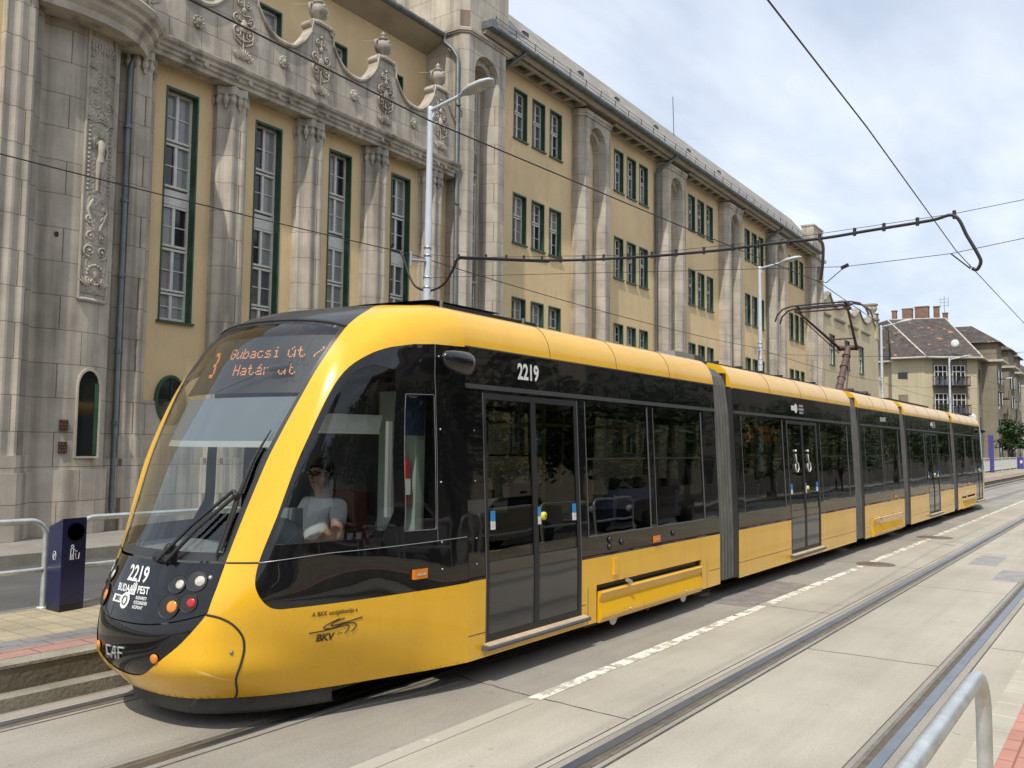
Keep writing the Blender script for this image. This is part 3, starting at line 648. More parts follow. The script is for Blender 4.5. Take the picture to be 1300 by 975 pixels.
# ---- piers with arched recess
def pier(s0, s1, nf, zb, zt, archtop, name, top=None, nback=W+.1):
    c = .19; g = MB()
    ni0, ni1 = s0+c+.13*(s1-s0), s1-c-.16*(s1-s0); nr = .42
    L_ = [(s0, nback), (s0, nf+c), (s0+c, nf), (ni0, nf), (ni0+.16, nf+nr), (ni0+.16, nback)]
    Rr = [(s1, nback), (s1, nf+c), (s1-c, nf), (ni1, nf), (ni1-.16, nf+nr), (ni1-.16, nback)]
    g.prism(L_, zb, zt); g.prism(Rr[::-1], zb, zt)
    r_ = (ni1-ni0)/2; cx_ = (ni0+ni1)/2; zs = archtop-r_
    # arch heads: two stepped rings filling to the top
    def head(a0, a1, y0, y1, zsp, r2):
        cc = (a0+a1)/2; V = []; m_ = 20
        poly = [(a0, zt), (a0, zsp)] + [(cc-r2*cos(pi*q/m_), zsp+r2*sin(pi*q/m_)) for q in range(1, m_)] + [(a1, zsp), (a1, zt)]
        # split in quads to keep faces well shaped
        for q in range(m_):
            x_a, x_b = cc-r2*cos(pi*q/m_), cc-r2*cos(pi*(q+1)/m_); za, zb_ = zsp+r2*sin(pi*q/m_), zsp+r2*sin(pi*(q+1)/m_)
            g.add([(x_a, y0, za), (x_b, y0, zb_), (x_b, y0, zt), (x_a, y0, zt), (x_a, y1, za), (x_b, y1, zb_)], [(0, 1, 2, 3), (0, 4, 5, 1)])
    head(ni0, ni1, nf, nf+nr, zs, r_)
    head(ni0+.16, ni1-.16, nf+nr*.55, nback, zs-.05, r_-.17)
    g.box(s0+c, s1-c, nf+.02, nback, zt-.02, zt)
    p_ = g.build(name, stone, bld)
    # back of recess, windows with ornament panels between
    a, b = ni0+.17, ni1-.17; nb_ = nf+nr+.16
    g = MB(); m0, m1 = cx_-.24*(s1-s0)/2.3, cx_+.24*(s1-s0)/2.3
    m0, m1 = a+.14, b-.14
    zw = [(1.5, 3.5), (4.2, 6.9), (7.8, 10.3), (11.1, archtop-.45)]
    if archtop < 13: zw = [(1.5, 3.5), (4.2, 6.9), (7.8, archtop-.45)]
    wall(g, a, b, zb, archtop, nb_, .12, [(m0, m1, c_, d_) for c_, d_ in zw])
    g.build('recess_panel', stonep, p_)
    g = MB(); fr_ = MB()
    for c_, d_ in zw:
        g.add([(m0, nb_+.1, c_), (m1, nb_+.1, c_), (m1, nb_+.1, d_), (m0, nb_+.1, d_)], [(0, 1, 2, 3)])
        mm_ = (m0+m1)/2; fr_.box(mm_-.02, mm_+.02, nb_+.05, nb_+.09, c_, d_); fr_.box(m0, m0+.04, nb_+.05, nb_+.09, c_, d_); fr_.box(m1-.04, m1, nb_+.05, nb_+.09, c_, d_)
        q = c_
        while q < d_: fr_.box(m0, m1, nb_+.055, nb_+.085, q-.015, q+.015); q += .45
    for q_ in range(0, len(g.f)): g1 = MB(); g1.add([g.v[i] for i in g.f[q_]], [(0, 1, 2, 3)]); g1.build('window_pane', pane, p_)
    fr_.build('window_frame', wfr, p_)
    g = MB()
    for (c_, d_), (e_, f_) in zip(zw, zw[1:]):
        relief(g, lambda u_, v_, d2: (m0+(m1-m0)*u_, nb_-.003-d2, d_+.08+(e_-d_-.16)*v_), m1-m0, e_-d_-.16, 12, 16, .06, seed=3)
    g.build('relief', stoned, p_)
    return p_
pier(tw_s0, tw_s1+.02, tw_n, G0, 14.30, 13.9, 'tower')
for (a, b) in piers[:4]: pier(a*W, a*W+2.32, W*.9697, 1.35, 14.42, 14.0, 'pier')
for (a, b) in piers[:4]:
    g = MB(); g.prism([(a*W-.07, W), (a*W-.07, W*.9697+.12), (a*W+.12, W*.9697-.08), (a*W+2.2, W*.9697-.08), (a*W+2.39, W*.9697+.12), (a*W+2.39, W)], G0, 1.35); g.build('pier_foot', stone, bld); g = MB()
    g.prism([(a*W-.04, W), (a*W-.04, W*.9697+.17), (a*W+.17, W*.9697-.045), (a*W+2.15, W*.9697-.045), (a*W+2.36, W*.9697+.17), (a*W+2.36, W)], 14.20, 14.30)
    g.prism([(a*W-.06, W), (a*W-.06, W*.9697+.17), (a*W+.15, W*.9697-.075), (a*W+2.17, W*.9697-.075), (a*W+2.38, W*.9697+.17), (a*W+2.38, W)], 14.30, 14.44)
    g.build('pier_cap', stonep, bld)
# end tower of the wing
pier(3.545*W, 3.545*W+2.32, W*.962, G0, 14.42, 14.0, 'pier')
g = MB(); g.box(3.545*W+.05, 3.545*W+2.28, W*.962+.05, 16.5, 14.62, 16.55); g.box(3.545*W, 3.545*W+2.33, W*.962, 16.55, 16.55, 16.65); g.box(3.545*W-.05, 3.545*W+2.5, W*.955, W+.2, 14.42, 14.62); g.build('end_tower', stonep, bld)
# tower top block and moulding
g = MB(); c = .22; 
def octp(e): return [(tw_s0-e, 18.5), (tw_s0-e, tw_n+c-e*.4), (tw_s0+c-e*.4, tw_n-e), (tw_s1-.0+e, tw_n-e), (tw_s1+e, 18.5)]
g.prism(octp(0), 14.30, 14.33); g.prism(octp(.05), 14.33, 14.39); g.prism(octp(.09), 14.39, 14.46); g.prism(octp(.05), 14.46, 14.51); g.prism(octp(-.02), 14.51, 19.5)
g.box(tw_s0+.02, tw_s0+.4, tw_n+.25, 18.4, G0, 14.3); g.build('tower_top', stone, bld)
# block behind upper left (yellow, sunlit)
g = MB(); g.box(12, 23.5, 19.7, 26, 13.9, 18.6); g.build('rear_wall', yel, bld)
# ---- wing eave: coffered soffit, cornice, gutter, roof
s_e0, s_e1 = 21.05, 58.4; n_e = 15.40
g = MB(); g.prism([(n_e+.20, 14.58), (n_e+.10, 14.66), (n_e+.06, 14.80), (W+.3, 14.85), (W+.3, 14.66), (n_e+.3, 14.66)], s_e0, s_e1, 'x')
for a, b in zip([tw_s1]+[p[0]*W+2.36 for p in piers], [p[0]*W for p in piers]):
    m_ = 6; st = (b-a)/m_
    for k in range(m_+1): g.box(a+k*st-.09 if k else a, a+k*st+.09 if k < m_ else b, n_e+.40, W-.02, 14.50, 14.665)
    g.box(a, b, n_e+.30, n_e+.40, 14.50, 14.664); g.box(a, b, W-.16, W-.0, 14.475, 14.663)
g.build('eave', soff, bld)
g = MB()
for a, b in zip([tw_s1]+[p[0]*W+2.36 for p in piers], [p[0]*W for p in piers]):
    m_ = 6; st = (b-a)/m_
    for k in range(m_): g.lathe([(.27, 0), (.27, -.05), (.22, -.06), (.10, -.02), (.02, -.05)], (a+(k+.5)*st, (n_e+.36+W-.14)/2, 14.655), 16)
g.build('coffer_rosettes', pmat('coffer_green', (.05, .085, .06), .8, var=.3, vs_=8), bld)
g = MB()
def half_gut(s0, s1, yc, zc, r_): g.tube([(s0, yc, zc), (s1, yc, zc)], r_, 12)
half_gut(s_e0-.02, s_e1, n_e-.02, 14.79, .10)
x_ = s_e0+.5
while x_ < s_e1: g.tube([(x_, n_e-.02, 14.79), (x_+.04, n_e-.02, 14.79)], .115, 12); x_ += 1.05
g.box(s_e0-.05, s_e0+.25, n_e-.14, n_e+.3, 14.70, 14.94)
for (sa) in (22.75, 2.136*W, 3.06*W): g.tube([(sa+.35, n_e, 14.75), (sa+.3, n_e+.05, 14.6), (sa-.1, W-.22, 14.1), (sa-.1, W-.1, 13.9)] + ([(sa-.1, W-.1, .3)] if sa > 30 else []), .065, 8)
g.build('gutter', zinc, bld)
g = MB(); g.add([(s_e0, n_e+.05, 14.85), (s_e1, n_e+.05, 14.85), (s_e1, 17.35, 17.30), (s_e0, 17.35, 17.30)], [(0, 1, 2, 3)])
g.add([(s_e0, 17.35, 17.25), (s_e1, 17.35, 17.25), (s_e1, 26, 17.3), (s_e0, 26, 17.3)], [(0, 1, 2, 3)]); g.add([(s_e0, n_e+.05, 14.85), (s_e0, 17.35, 17.25), (s_e0, 26, 17.3), (s_e0, 26, 14.9)], [(0, 1, 2, 3)])
rf = g.build('roof', slate, bld)
g = MB(); x_ = s_e0+.6
k = 0
def rz(n): return 14.85+(n-n_e-.05)*(2.45/1.9)
while x_ < s_e1:
    g.tube([(x_, 15.62, rz(15.62)), (x_, 15.58, rz(15.62)+.3)], .016, 4); x_ += 1.15
for dz in (.12, .27): g.tube([(s_e0+.6, 15.6, rz(15.62)+dz), (s_e1, 15.6, rz(15.62)+dz)], .012, 4)
for x_ in (24.6, 28.5, 31.5, 35.3, 39, 43): g.box(x_, x_+.3, 16.5, 16.62, rz(16.5)-.02, rz(16.5)+.16)
g.tube([(2.385*W, 17.2, 17.1), (2.378*W, 17.2, 19.0)], .018, 4)
g.build('snow_guard', darkg, rf)
# ---- curved bay at the left
bay = [(7.95, 15.80), (8.1, 15.72), (8.35, 15.655), (8.6, 15.63), (8.85, 15.64), (9.08, 15.69), (9.28, 15.78), (9.42, 15.90), (9.51, 16.05), (9.55, 16.35), (7.95, 16.6)]
g = MB(); g.prism(bay, 1.36, 9.62); g.prism([(p[0]+(.05 if p[0] > 9 else 0), p[1]-(.055 if p[1] < 16.3 else 0)) for p in bay], G0, 1.36)
b_ = g.build('bay', stone, bld)
import bisect
def bay_n(s):
    P = bay[:10]
    for (a, b), (c, d) in zip(P, P[1:]):
        if a <= s <= c: return b+(d-b)*(s-a)/(c-a)
    return 15.8
g = MB(); relief(g, lambda a, b, d_: (8.66+a*.56, bay_n(8.66+a*.56)-.012-d_, 4.62+b*4.9), .56, 4.9, 28, 200, .030, seed=11); totem_relief(g, lambda a, b, d_: (8.935+a*1.05, bay_n(8.935+a*1.05)-.02-d_, 4.62+b))
for sa in (8.63, 9.22): g.tube([(sa, bay_n(sa)-.02, 4.5), (sa, bay_n(sa)-.02, 9.6)], .03, 6)
g.tube([(8.63, bay_n(8.63)-.02, 4.5), (8.9, bay_n(8.9)-.02, 4.5), (9.22, bay_n(9.22)-.02, 4.5)], .04, 6)
g.build('relief', stonep, b_)
# green arched slit window in the bay
g = MB(); cs, wd = 8.92, .20
def arch(cs, wd, zb, zs, e=0): return [(cs-wd-e, zb-e), (cs+wd+e, zb-e), (cs+wd+e, zs)] + [(cs+(wd+e)*cos(pi*q/12), zs+(wd+e)*1.6*sin(pi*q/12)) for q in range(1, 12)] + [(cs-wd-e, zs)]
nb0 = 15.60
P1_ = arch(cs, wd, 1.6, 2.86, .035); P2_ = arch(cs, wd, 1.6, 2.86)
for i in range(len(P1_)):
    j = (i+1) % len(P1_); g.add([(P1_[i][0], nb0, P1_[i][1]), (P1_[j][0], nb0, P1_[j][1]), (P2_[j][0], nb0, P2_[j][1]), (P2_[i][0], nb0, P2_[i][1]), (P2_[i][0], nb0+.03, P2_[i][1]), (P2_[j][0], nb0+.03, P2_[j][1])], [(0, 1, 2, 3), (3, 2, 5, 4)])
    g.add([(P1_[i][0], nb0, P1_[i][1]), (P1_[j][0], nb0, P1_[j][1]), (P1_[j][0], nb0+.12, P1_[j][1]), (P1_[i][0], nb0+.12, P1_[i][1])], [(3, 2, 1, 0)])
w_ = g.build('window', stonep, b_)
g = MB(); g.box(9.04, 9.118, nb0+.012, nb0+.025, 1.62, 2.95); g.build('window_frame', tile_g, w_)
g = MB(); g.add([(a_, nb0+.03, b2_) for a_, b2_ in P2_], [tuple(range(len(P2_)))]); g.build('window_pane', pane_d, w_)
vent = brickmat('vent_brick', (.36, .17, .12), (.8, .8, .8), (.15, .12, .12), .05, .06, .02, axis='sz')
g = MB(); g.box(8.41, 8.55, 15.60, 15.7, 2.06, 2.26); g.box(8.41, 8.55, 15.60, 15.7, 1.66, 1.86); g.build('vent_grille', vent, b_)
g = MB(); g.lathe([(.05, 0), (.035, .02)], (8.22, 15.68, 5.62), 10, 'y'); g.build('drain_hole', rubd, b_)
# left pilaster (fluted) on a plinth
def flute_pts(a, b, dep=.05, m=2):
    L_ = sqrt((b[0]-a[0])**2+(b[1]-a[1])**2); nx, ny = -(b[1]-a[1])/L_, (b[0]-a[0])/L_; out_ = []
    for k in range(m):
        for f_, d_ in ((.08, 0), (.3, 1), (.5, 1.3), (.7, 1), (.92, 0)):
            t_ = (k+f_)/m; out_.append((a[0]+(b[0]-a[0])*t_+nx*dep*d_, a[1]+(b[1]-a[1])*t_+ny*dep*d_))
    return out_
pl = [(7.02, 16.2), (7.02, 15.36)] + flute_pts((7.02, 15.36), (7.52, 15.36), .03, 2) + [(7.54, 15.37)] + flute_pts((7.54, 15.37), (7.98, 15.80), .055, 2) + [(7.99, 15.82), (8.0, 16.5), (7.02, 16.5)]
g = MB(); g.prism(pl, 1.62, 13.0); p_ = g.build('pilaster', stone, bld)
g = MB(); g.prism([(6.9, 16.5), (6.9, 15.27), (7.53, 15.27), (7.99, 15.72), (8.0, 16.5)], G0, 1.32); g.prism([(6.95, 16.5), (6.95, 15.31), (7.52, 15.31), (7.98, 15.76), (8.0, 16.5)], 1.32, 1.62); g.build('plinth', stone, p_)
g = MB(); g.box(2.0, 7.02, 15.5, 16.5, 1.4, 13.5); g.build('side_wall', yel, bld)
g = MB(); g.box(2.0, 6.9, 15.4, 16.5, G0, 1.4); g.build('side_wall_base', stone, bld)
# bay parapet above the curved cornice
g = MB(); sweep(g, [(p[0], p[1]-.02) for p in bay_arc], [(-.2, 10.35), (0, 10.35), (0, 11.6), (.05, 11.6), (.05, 11.72), (-.2, 11.72)]); g.box(7.2, 9.9, 16.0, 17.2, 9.7, 11.4); g.build('bay_parapet', stone, bld)
# downpipe in the corner
g = MB(); g.tube([(10.1, 15.75, 10.45), (10.05, 15.80, 10.1), (9.78, 15.93, 9.72), (9.68, 15.97, 9.35), (9.68, 15.97, .62), (9.66, 15.86, .45)], [.055]*4+[.062, .062], 10)
for z in (2.2, 3.6, 5.1, 6.6, 8.1): g.tube([(9.68, 15.97, z), (9.68, 15.97, z+.07)], .078, 10)
g.build('downpipe', zinc, bld)
# ================================================================ far yellow building with wavy gable
yb = thing('gabled_building', 'pale yellow building with a wavy scalloped parapet beyond the end of the long building', 'building', (70, W, G0), BT)
fs0, fs1 = 60.2, 79.4
fw = [(3.90*W, 3.90*W+1.5, 7.9, 10.1), (4.165*W, 4.165*W+1.5, 7.9, 10.1), (4.44*W, 4.44*W+1.6, 7.9, 10.1), (3.90*W, 3.90*W+1.5, 3.0, 5.4), (4.165*W, 4.165*W+1.5, 3.0, 5.4), (4.44*W, 4.44*W+1.6, 3.0, 5.4)]
g = MB(); wall(g, fs0, fs1, G0, 11.3, W, .5, fw)
def wave(s):
    u_ = ((s-65.9)/4.5) % 1.0; d_ = min(u_, 1-u_)*2
    return 12.12+.85*d_**2.2
V = []; ns = 160
for i in range(ns+1):
    s = fs0+(fs1-fs0-1.0)*i/ns; z = wave(s); V += [(s, W, 11.3), (s, W, z), (s, W+.4, z), (s, W+.4, 11.3)]
g.add(V, [(i*4+j, (i+1)*4+j, (i+1)*4+j+1, i*4+j+1) for i in range(ns) for j in range(3)])
g.box(fs1-1.0, fs1, W-.05, W+.9, 11.3, 12.9); g.box(fs0, fs1, W+.5, 27, G0, 11.3); g.build('wall', yel_l, yb)
g = MB(); V = []
for i in range(ns+1):
    s = fs0+(fs1-fs0-1.0)*i/ns; z = wave(s); V += [(s, W-.1, z-.02), (s, W-.1, z+.1), (s, W+.45, z+.1), (s, W+.45, z-.02)]
g.add(V, [(i*4+j, (i+1)*4+j, (i+1)*4+j+1, i*4+j+1) for i in range(ns) for j in range(3)] + [(i*4+3, (i+1)*4+3, (i+1)*4, i*4) for i in range(ns)])
for k in range(4):
    a = fs0+.6+k*4.1; g.box(a, a+3.0, W-.12, W, 11.25, 11.4)
g.box(fs1-1.1, fs1+.1, W-.15, W+1.0, 12.9, 13.1); g.build('parapet_coping', stoned, yb)
for k in range(4):
    s = 65.9+4.5*(k-1)
    g = MB()
    if k < 3: g.box(s+3.9, s+4.7, W+.5, W+.9, 11.3, 13.25); g.box(s+3.85, s+4.75, W+.45, W+.95, 13.25, 13.4)
    else: g.lathe([(.45, 0), (.35, .3), (.2, .4), (.45, .7), (.5, .9), (.4, 1.05), (.55, 1.1), (.55, 1.25)], (fs1-.5, W+.4, 13.1), 14)
    g.build('urn' if k == 3 else 'chimney_pot', stonep, yb)
for (a, b, c, d) in fw: window(a, b, c, d, W, sash2(c, d), yb, depth=.22)
# ================================================================ apartment block on the far corner
ap_w = pmat('apartment_cream', (.52, .45, .30), .92, var=.12, vs_=.35, bump=.1, bs=40, streak=.08)
ap_b = pmat('apartment_brown', (.24, .20, .14), .92, var=.28, vs_=.5, bump=.15, bs=40, streak=.15)
ap_s = pmat('apartment_side', (.30, .26, .19), .92, var=.22, vs_=.4, bump=.15, bs=40, streak=.12)
tiles = brickmat('brown_roof_tiles', (.105, .088, .078), (.82, .8, .8), (.6, .6, .6), .5, .3, .03, axis='sz', rough=.9, var=.35, vs_=1.4)
add_spots(tiles, (.36, .17, .09), 1.3, .66); add_spots(tiles, (.42, .38, .33), 2.1, .73)
brick = brickmat('chimney_brick', (.30, .18, .13), (.75, .75, .75), (.9, .85, .8), .5, .2, .03, axis='sz')
apt = thing('apartment_block', 'four storey brownish cream corner apartment block with hipped tile roof, balconies and satellite dishes', 'building', (111, 16, .1))
A = Vector((111., 15.)); dch = Vector((-.585, .811)); B = A + dch*6.0; Cc = Vector((B.x-.2, B.y+3.4)); D = Vector((Cc.x+3.5, Cc.y+.3)); E_ = Vector((D.x, D.y+18))
ze = 12.2
plan = [(A.x, A.y), (B.x, B.y), (Cc.x, Cc.y), (D.x, D.y), (E_.x, E_.y), (150, E_.y), (150, A.y)]
g = MB(); g.prism(plan, 0, ze); g.build('wall', ap_w, apt)
g = MB(); g.box(A.x+.9, 139, A.y-.06, A.y+.2, 0, ze)
# stepped bays on the street side
for k, (x0, x1, o) in enumerate([(114.5, 119, 1.6), (124, 130, 1.8), (134, 139, 1.6)]): g.box(x0, x1, A.y-o, A.y, 0, ze)
g.build('side_wall', ap_s, apt)
nrm = Vector((-dch.y, dch.x)); nrm = nrm if nrm.x < 0 else -nrm       # outward of chamfer
def onch(t_, o, z): p = A + dch*t_ + nrm*o; return (p.x, p.y, z)
def chbox(g, t0, t1, o0, o1, z0, z1):
    v = [onch(t_, o, z) for t_ in (t0, t1) for o in (o0, o1) for z in (z0, z1)]
    g.add(v, [(0,1,3,2),(4,6,7,5),(0,4,5,1),(2,3,7,6),(0,2,6,4),(1,5,7,3)])
g = MB(); chbox(g, 1.1, 5.0, .02, .06, 0, ze-.02); g.build('chamfer_panel', ap_b, apt)
for fl, zf in enumerate((9.25, 6.05, 2.9)):
    for t_ in (2.1, 4.15):
        g = MB(); chbox(g, t_-.72, t_+.72, .061, .10, zf, zf+2.25); w_ = g.build('window', pane_d, apt)
        g = MB()
        for a in (-.72, -.26, .26, .66): chbox(g, t_+a, t_+a+.07, .10, .14, zf, zf+2.25)
        for zz in (0, 1.5, 2.18): chbox(g, t_-.72, t_+.73, .141, .16, zf+zz, zf+zz+.07)
        g.build('window_frame', whitep if fl == 0 or t_ > 3 else wfr, w_)
        g = MB(); chbox(g, t_-.95, t_+.95, .05, .9, zf-.15, zf-.02)
        g2 = MB()
        for a in np.linspace(-.92, .92, 13): chbox(g, t_+a-.018, t_+a+.018, .84, .88, zf-.02, zf+.88)
        chbox(g, t_-.95, t_+.95, .82, .9, zf+.88, zf+.95); 
        for a in (-.93, .93): chbox(g, t_+a-.02, t_+a+.02, .06, .88, zf+.86, zf+.93)
        bal = g.build('balcony', darkg, apt)
        g = MB()
        for a in (-.4, .05, .5):
            if fl == 1 and t_ > 3:
                for q in range(40): an = random.uniform(0, 6.3); p_ = onch(t_+a+random.uniform(-.3, .3), .8+random.uniform(-.1, .15), zf+random.uniform(.3, 1.15)); g.ball(p_, random.uniform(.03, .07), 4, 3)
            else: chbox(g, t_+a, t_+a+.25, .5, .7, zf, zf+random.uniform(.5, .9))
        g.build('balcony_plants' if fl == 1 and t_ > 3 else 'balcony_clutter', pmat('plants_%d%d' % (fl, int(t_)), (.05, .10, .03) if fl == 1 and t_ > 3 else (.25, .27, .35), .9, var=.4, vs_=5), bal)
gx = MB()
for zf, h_ in ((10.0, .75), (6.2, 2.0), (2.6, 2.0)):
    g = MB(); y_ = B.y+2.3; g.box(B.x-.16, B.x-.08, y_-.6, y_+.7, zf, zf+h_); g.build('window', ap_b if h_ > 1 else pane_d, apt)
for x_ in np.arange(112.3, 138, 2.6):
    for zf in (1.2, 4.2, 7.3, 10.3-.6):
        o = 0
        for (x0, x1, oo) in [(114.5, 119, 1.6), (124, 130, 1.8), (134, 139, 1.6)]:
            if x0-.1 < x_ and x_+.8 < x1+.1: o = oo
        g = MB(); g.box(x_, x_+.75, A.y-o-.1, A.y-o-.03, zf, zf+1.5); w_ = g.build('window', pane_d, apt)
g = MB()
for x_, zf in ((116, 8.9), (121, 8.3), (122, 5.3), (127, 8.8), (131.5, 8.5)):
    g = MB(); g.box(x_, x_+1.9, A.y-2.0, A.y-.05, zf-.15, zf); 
    for q in np.arange(0, 1.9, .12): g.box(x_+q, x_+q+.03, A.y-2.0, A.y-1.97, zf, zf+.9)
    for q in np.arange(0, 1.9, .16): g.box(x_-.0, x_+.03, A.y-2.0+q, A.y-1.97+q, zf, zf+.95)
    g.box(x_, x_+1.9, A.y-2.0, A.y-1.96, zf+.9, zf+.93); g.build('balcony', ap_b, apt)
# hip roof
def ov(p, d_=.55): c_ = Vector((122, 27)); q = Vector(p); return q + (q-c_).normalized()*d_
P_ = [ov(p, 1.0) for p in plan]; ridge = [(113.5, 22.2, 18.6), (147, 22.2, 18.8)]
g = MB()
def ch_(t_, o, z): p = A + dch*t_ + nrm*o; return (p.x, p.y, z)
V = [(p.x, p.y, ze+.15) for p in P_] + [ch_(.2, -6.5, 17.9), (148, 21.5, 18.3), ch_(7.2, -6.5, 17.6), (135, 28, 17.8)]
g.add(V, [(0, 7, 9, 1), (0, 6, 8, 7), (1, 9, 2), (2, 9, 3), (3, 9, 10, 4), (4, 10, 8, 5), (5, 8, 6), (7, 8, 10, 9)])
rf = g.build('roof', tiles, apt)
g = MB(); n_ = len(P_)
for i in range(n_):
    a, b = P_[i], P_[(i+1) % n_]; g.tube([(a.x, a.y, ze+.12), (b.x, b.y, ze+.12)], .12, 6)
for i in (0, 1): g.tube([(P_[i].x, P_[i].y, ze+.2), V[7] if i < 1 else V[9]], .09, 6)
g.tube([V[7], V[9]], .10, 6)
for x0, x1, o in [(114.5, 119, 1.6), (124, 130, 1.8), (134, 139, 1.6)]: g.box(x0-.3, x1+.3, A.y-o-.7, A.y, ze, ze+.25)
g.build('roof_trim', pmat('pale_trim', (.55, .51, .42), .85, var=.3, vs_=2), rf)
for k_, (x0, x1, o) in enumerate([(114.5, 119, 1.6), (124, 130, 1.8), (134, 139, 1.6)]):
    g = MB(); g.box(x0, x1, A.y-o, A.y+3, ze+.25, ze+2.3); g.build('attic_gable', ap_b, rf); m_ = (x0+x1)/2
    g = MB(); e = .5; g.add([(x0-e, A.y-o-e, ze+2.25), (x1+e, A.y-o-e, ze+2.25), (x1+e, A.y+4.5, ze+2.25), (x0-e, A.y+4.5, ze+2.25), (m_, A.y+1.2, ze+4.6), (m_, A.y+4.5, ze+4.6)], [(0, 1, 4), (1, 2, 5, 4), (0, 4, 5, 3), (0, 3, 2, 1), (3, 5, 2)]); g.build('gable_roof', tiles, rf)
    for zf in (1.0, 4.1, 7.2): g = MB(); g.box(x0+.5, x0+1.4, A.y-o-.02+.75, A.y-o+.8, zf, zf+1.6); g.build('window', pane_d, apt)
g = MB()
g.prism([(p.x, p.y) for p in [ov(q, .95) for q in plan]], ze-.02, ze+.06); g.build('eaves', stoned, rf)
for (t_, wy, wx, z0, z1) in ((-.1, .5, .6, 17.2, 18.5), (.9, .6, .6, 17.2, 19.3), (2.2, 1.5, .9, 17.2, 19.3), (4.2, 1.1, .9, 17.2, 19.0), (6.1, .5, .6, 17, 18.7), (8.4, .55, .6, 16.4, 18.3)):
    x_, y_, _z = ch_(t_, -6.6, 0); g = MB(); g.box(x_, x_+wx, y_, y_+wy, z0, z1); g.box(x_-.06, x_+wx+.06, y_-.06, y_+wy+.06, z1, z1+.12); g.build('chimney', brick, rf)
ax_, ay_, _z = ch_(.3, -6.4, 0); g = MB(); g.tube([(ax_, ay_, 17.6), (ax_, ay_, 20.6)], .03, 5)
for z in (19.4, 19.8, 20.2): g.tube([(ax_, ay_-.5, z), (ax_, ay_+.5, z)], .02, 4)
for q in (-.45, .45): g.tube([(ax_, ay_+q, 19.3), (ax_, ay_+q, 20.4)], .02, 4)
g.build('antenna', midg, rf)
for (p_, r_) in ((onch(3.0, 1.2, 13.9), .42), (onch(.9, .35, 5.6), .48), ((115.5, A.y-1.3, 6.9), .4)):
    g = MB(); g.lathe([(.02, .12), (r_*.6, .07), (r_, 0), (r_*.98, -.02), (.02, .08)], (0, 0, 0), 18, 'x'); 
    g.v = [(p_[0]+v[0], p_[1]+v[1], p_[2]+v[2]) for v in g.v]; g.tube([(p_[0]+.1, p_[1], p_[2]), (p_[0]+.35, p_[1], p_[2]-.4)], .03, 5); g.build('satellite_dish', whitep, apt)
# second block farther down the street
ap2 = thing('apartment_block', 'light grey apartment house with tiled roof farthest down the street at the right edge', 'building', (165, 13.5, .1))
g = MB(); g.box(152, 210, 13.4, 32, 0, 13.5); g.box(160, 168, 12.2, 13.4, 0, 13.5); g.build('wall', pmat('pale_wall', (.50, .46, .39), .9, var=.15, vs_=.3, streak=.25), ap2)
g = MB(); g.add([(151, 12.4, 13.5), (211, 12.4, 13.5), (205, 20, 18.6), (157, 20, 18.6), (151, 30, 13.5), (211, 30, 13.5)], [(0, 1, 2, 3), (0, 3, 4), (4, 3, 2, 5), (1, 5, 2), (0, 4, 5, 1)]); g.build('roof', tiles, ap2)
for x_ in np.arange(153.5, 208, 3.4):
    for zf in (1.3, 4.3, 7.3, 10.3):
        o = 1.2 if 159.5 < x_ < 167.5 else 0
        g = MB(); g.box(x_, x_+1.1, 13.32-o, 13.38-o, zf, zf+1.6); g.box(x_-.1, x_+1.2, 13.34-o, 13.39-o, zf-.1, zf+1.7); g.build('window', pane_d, ap2)
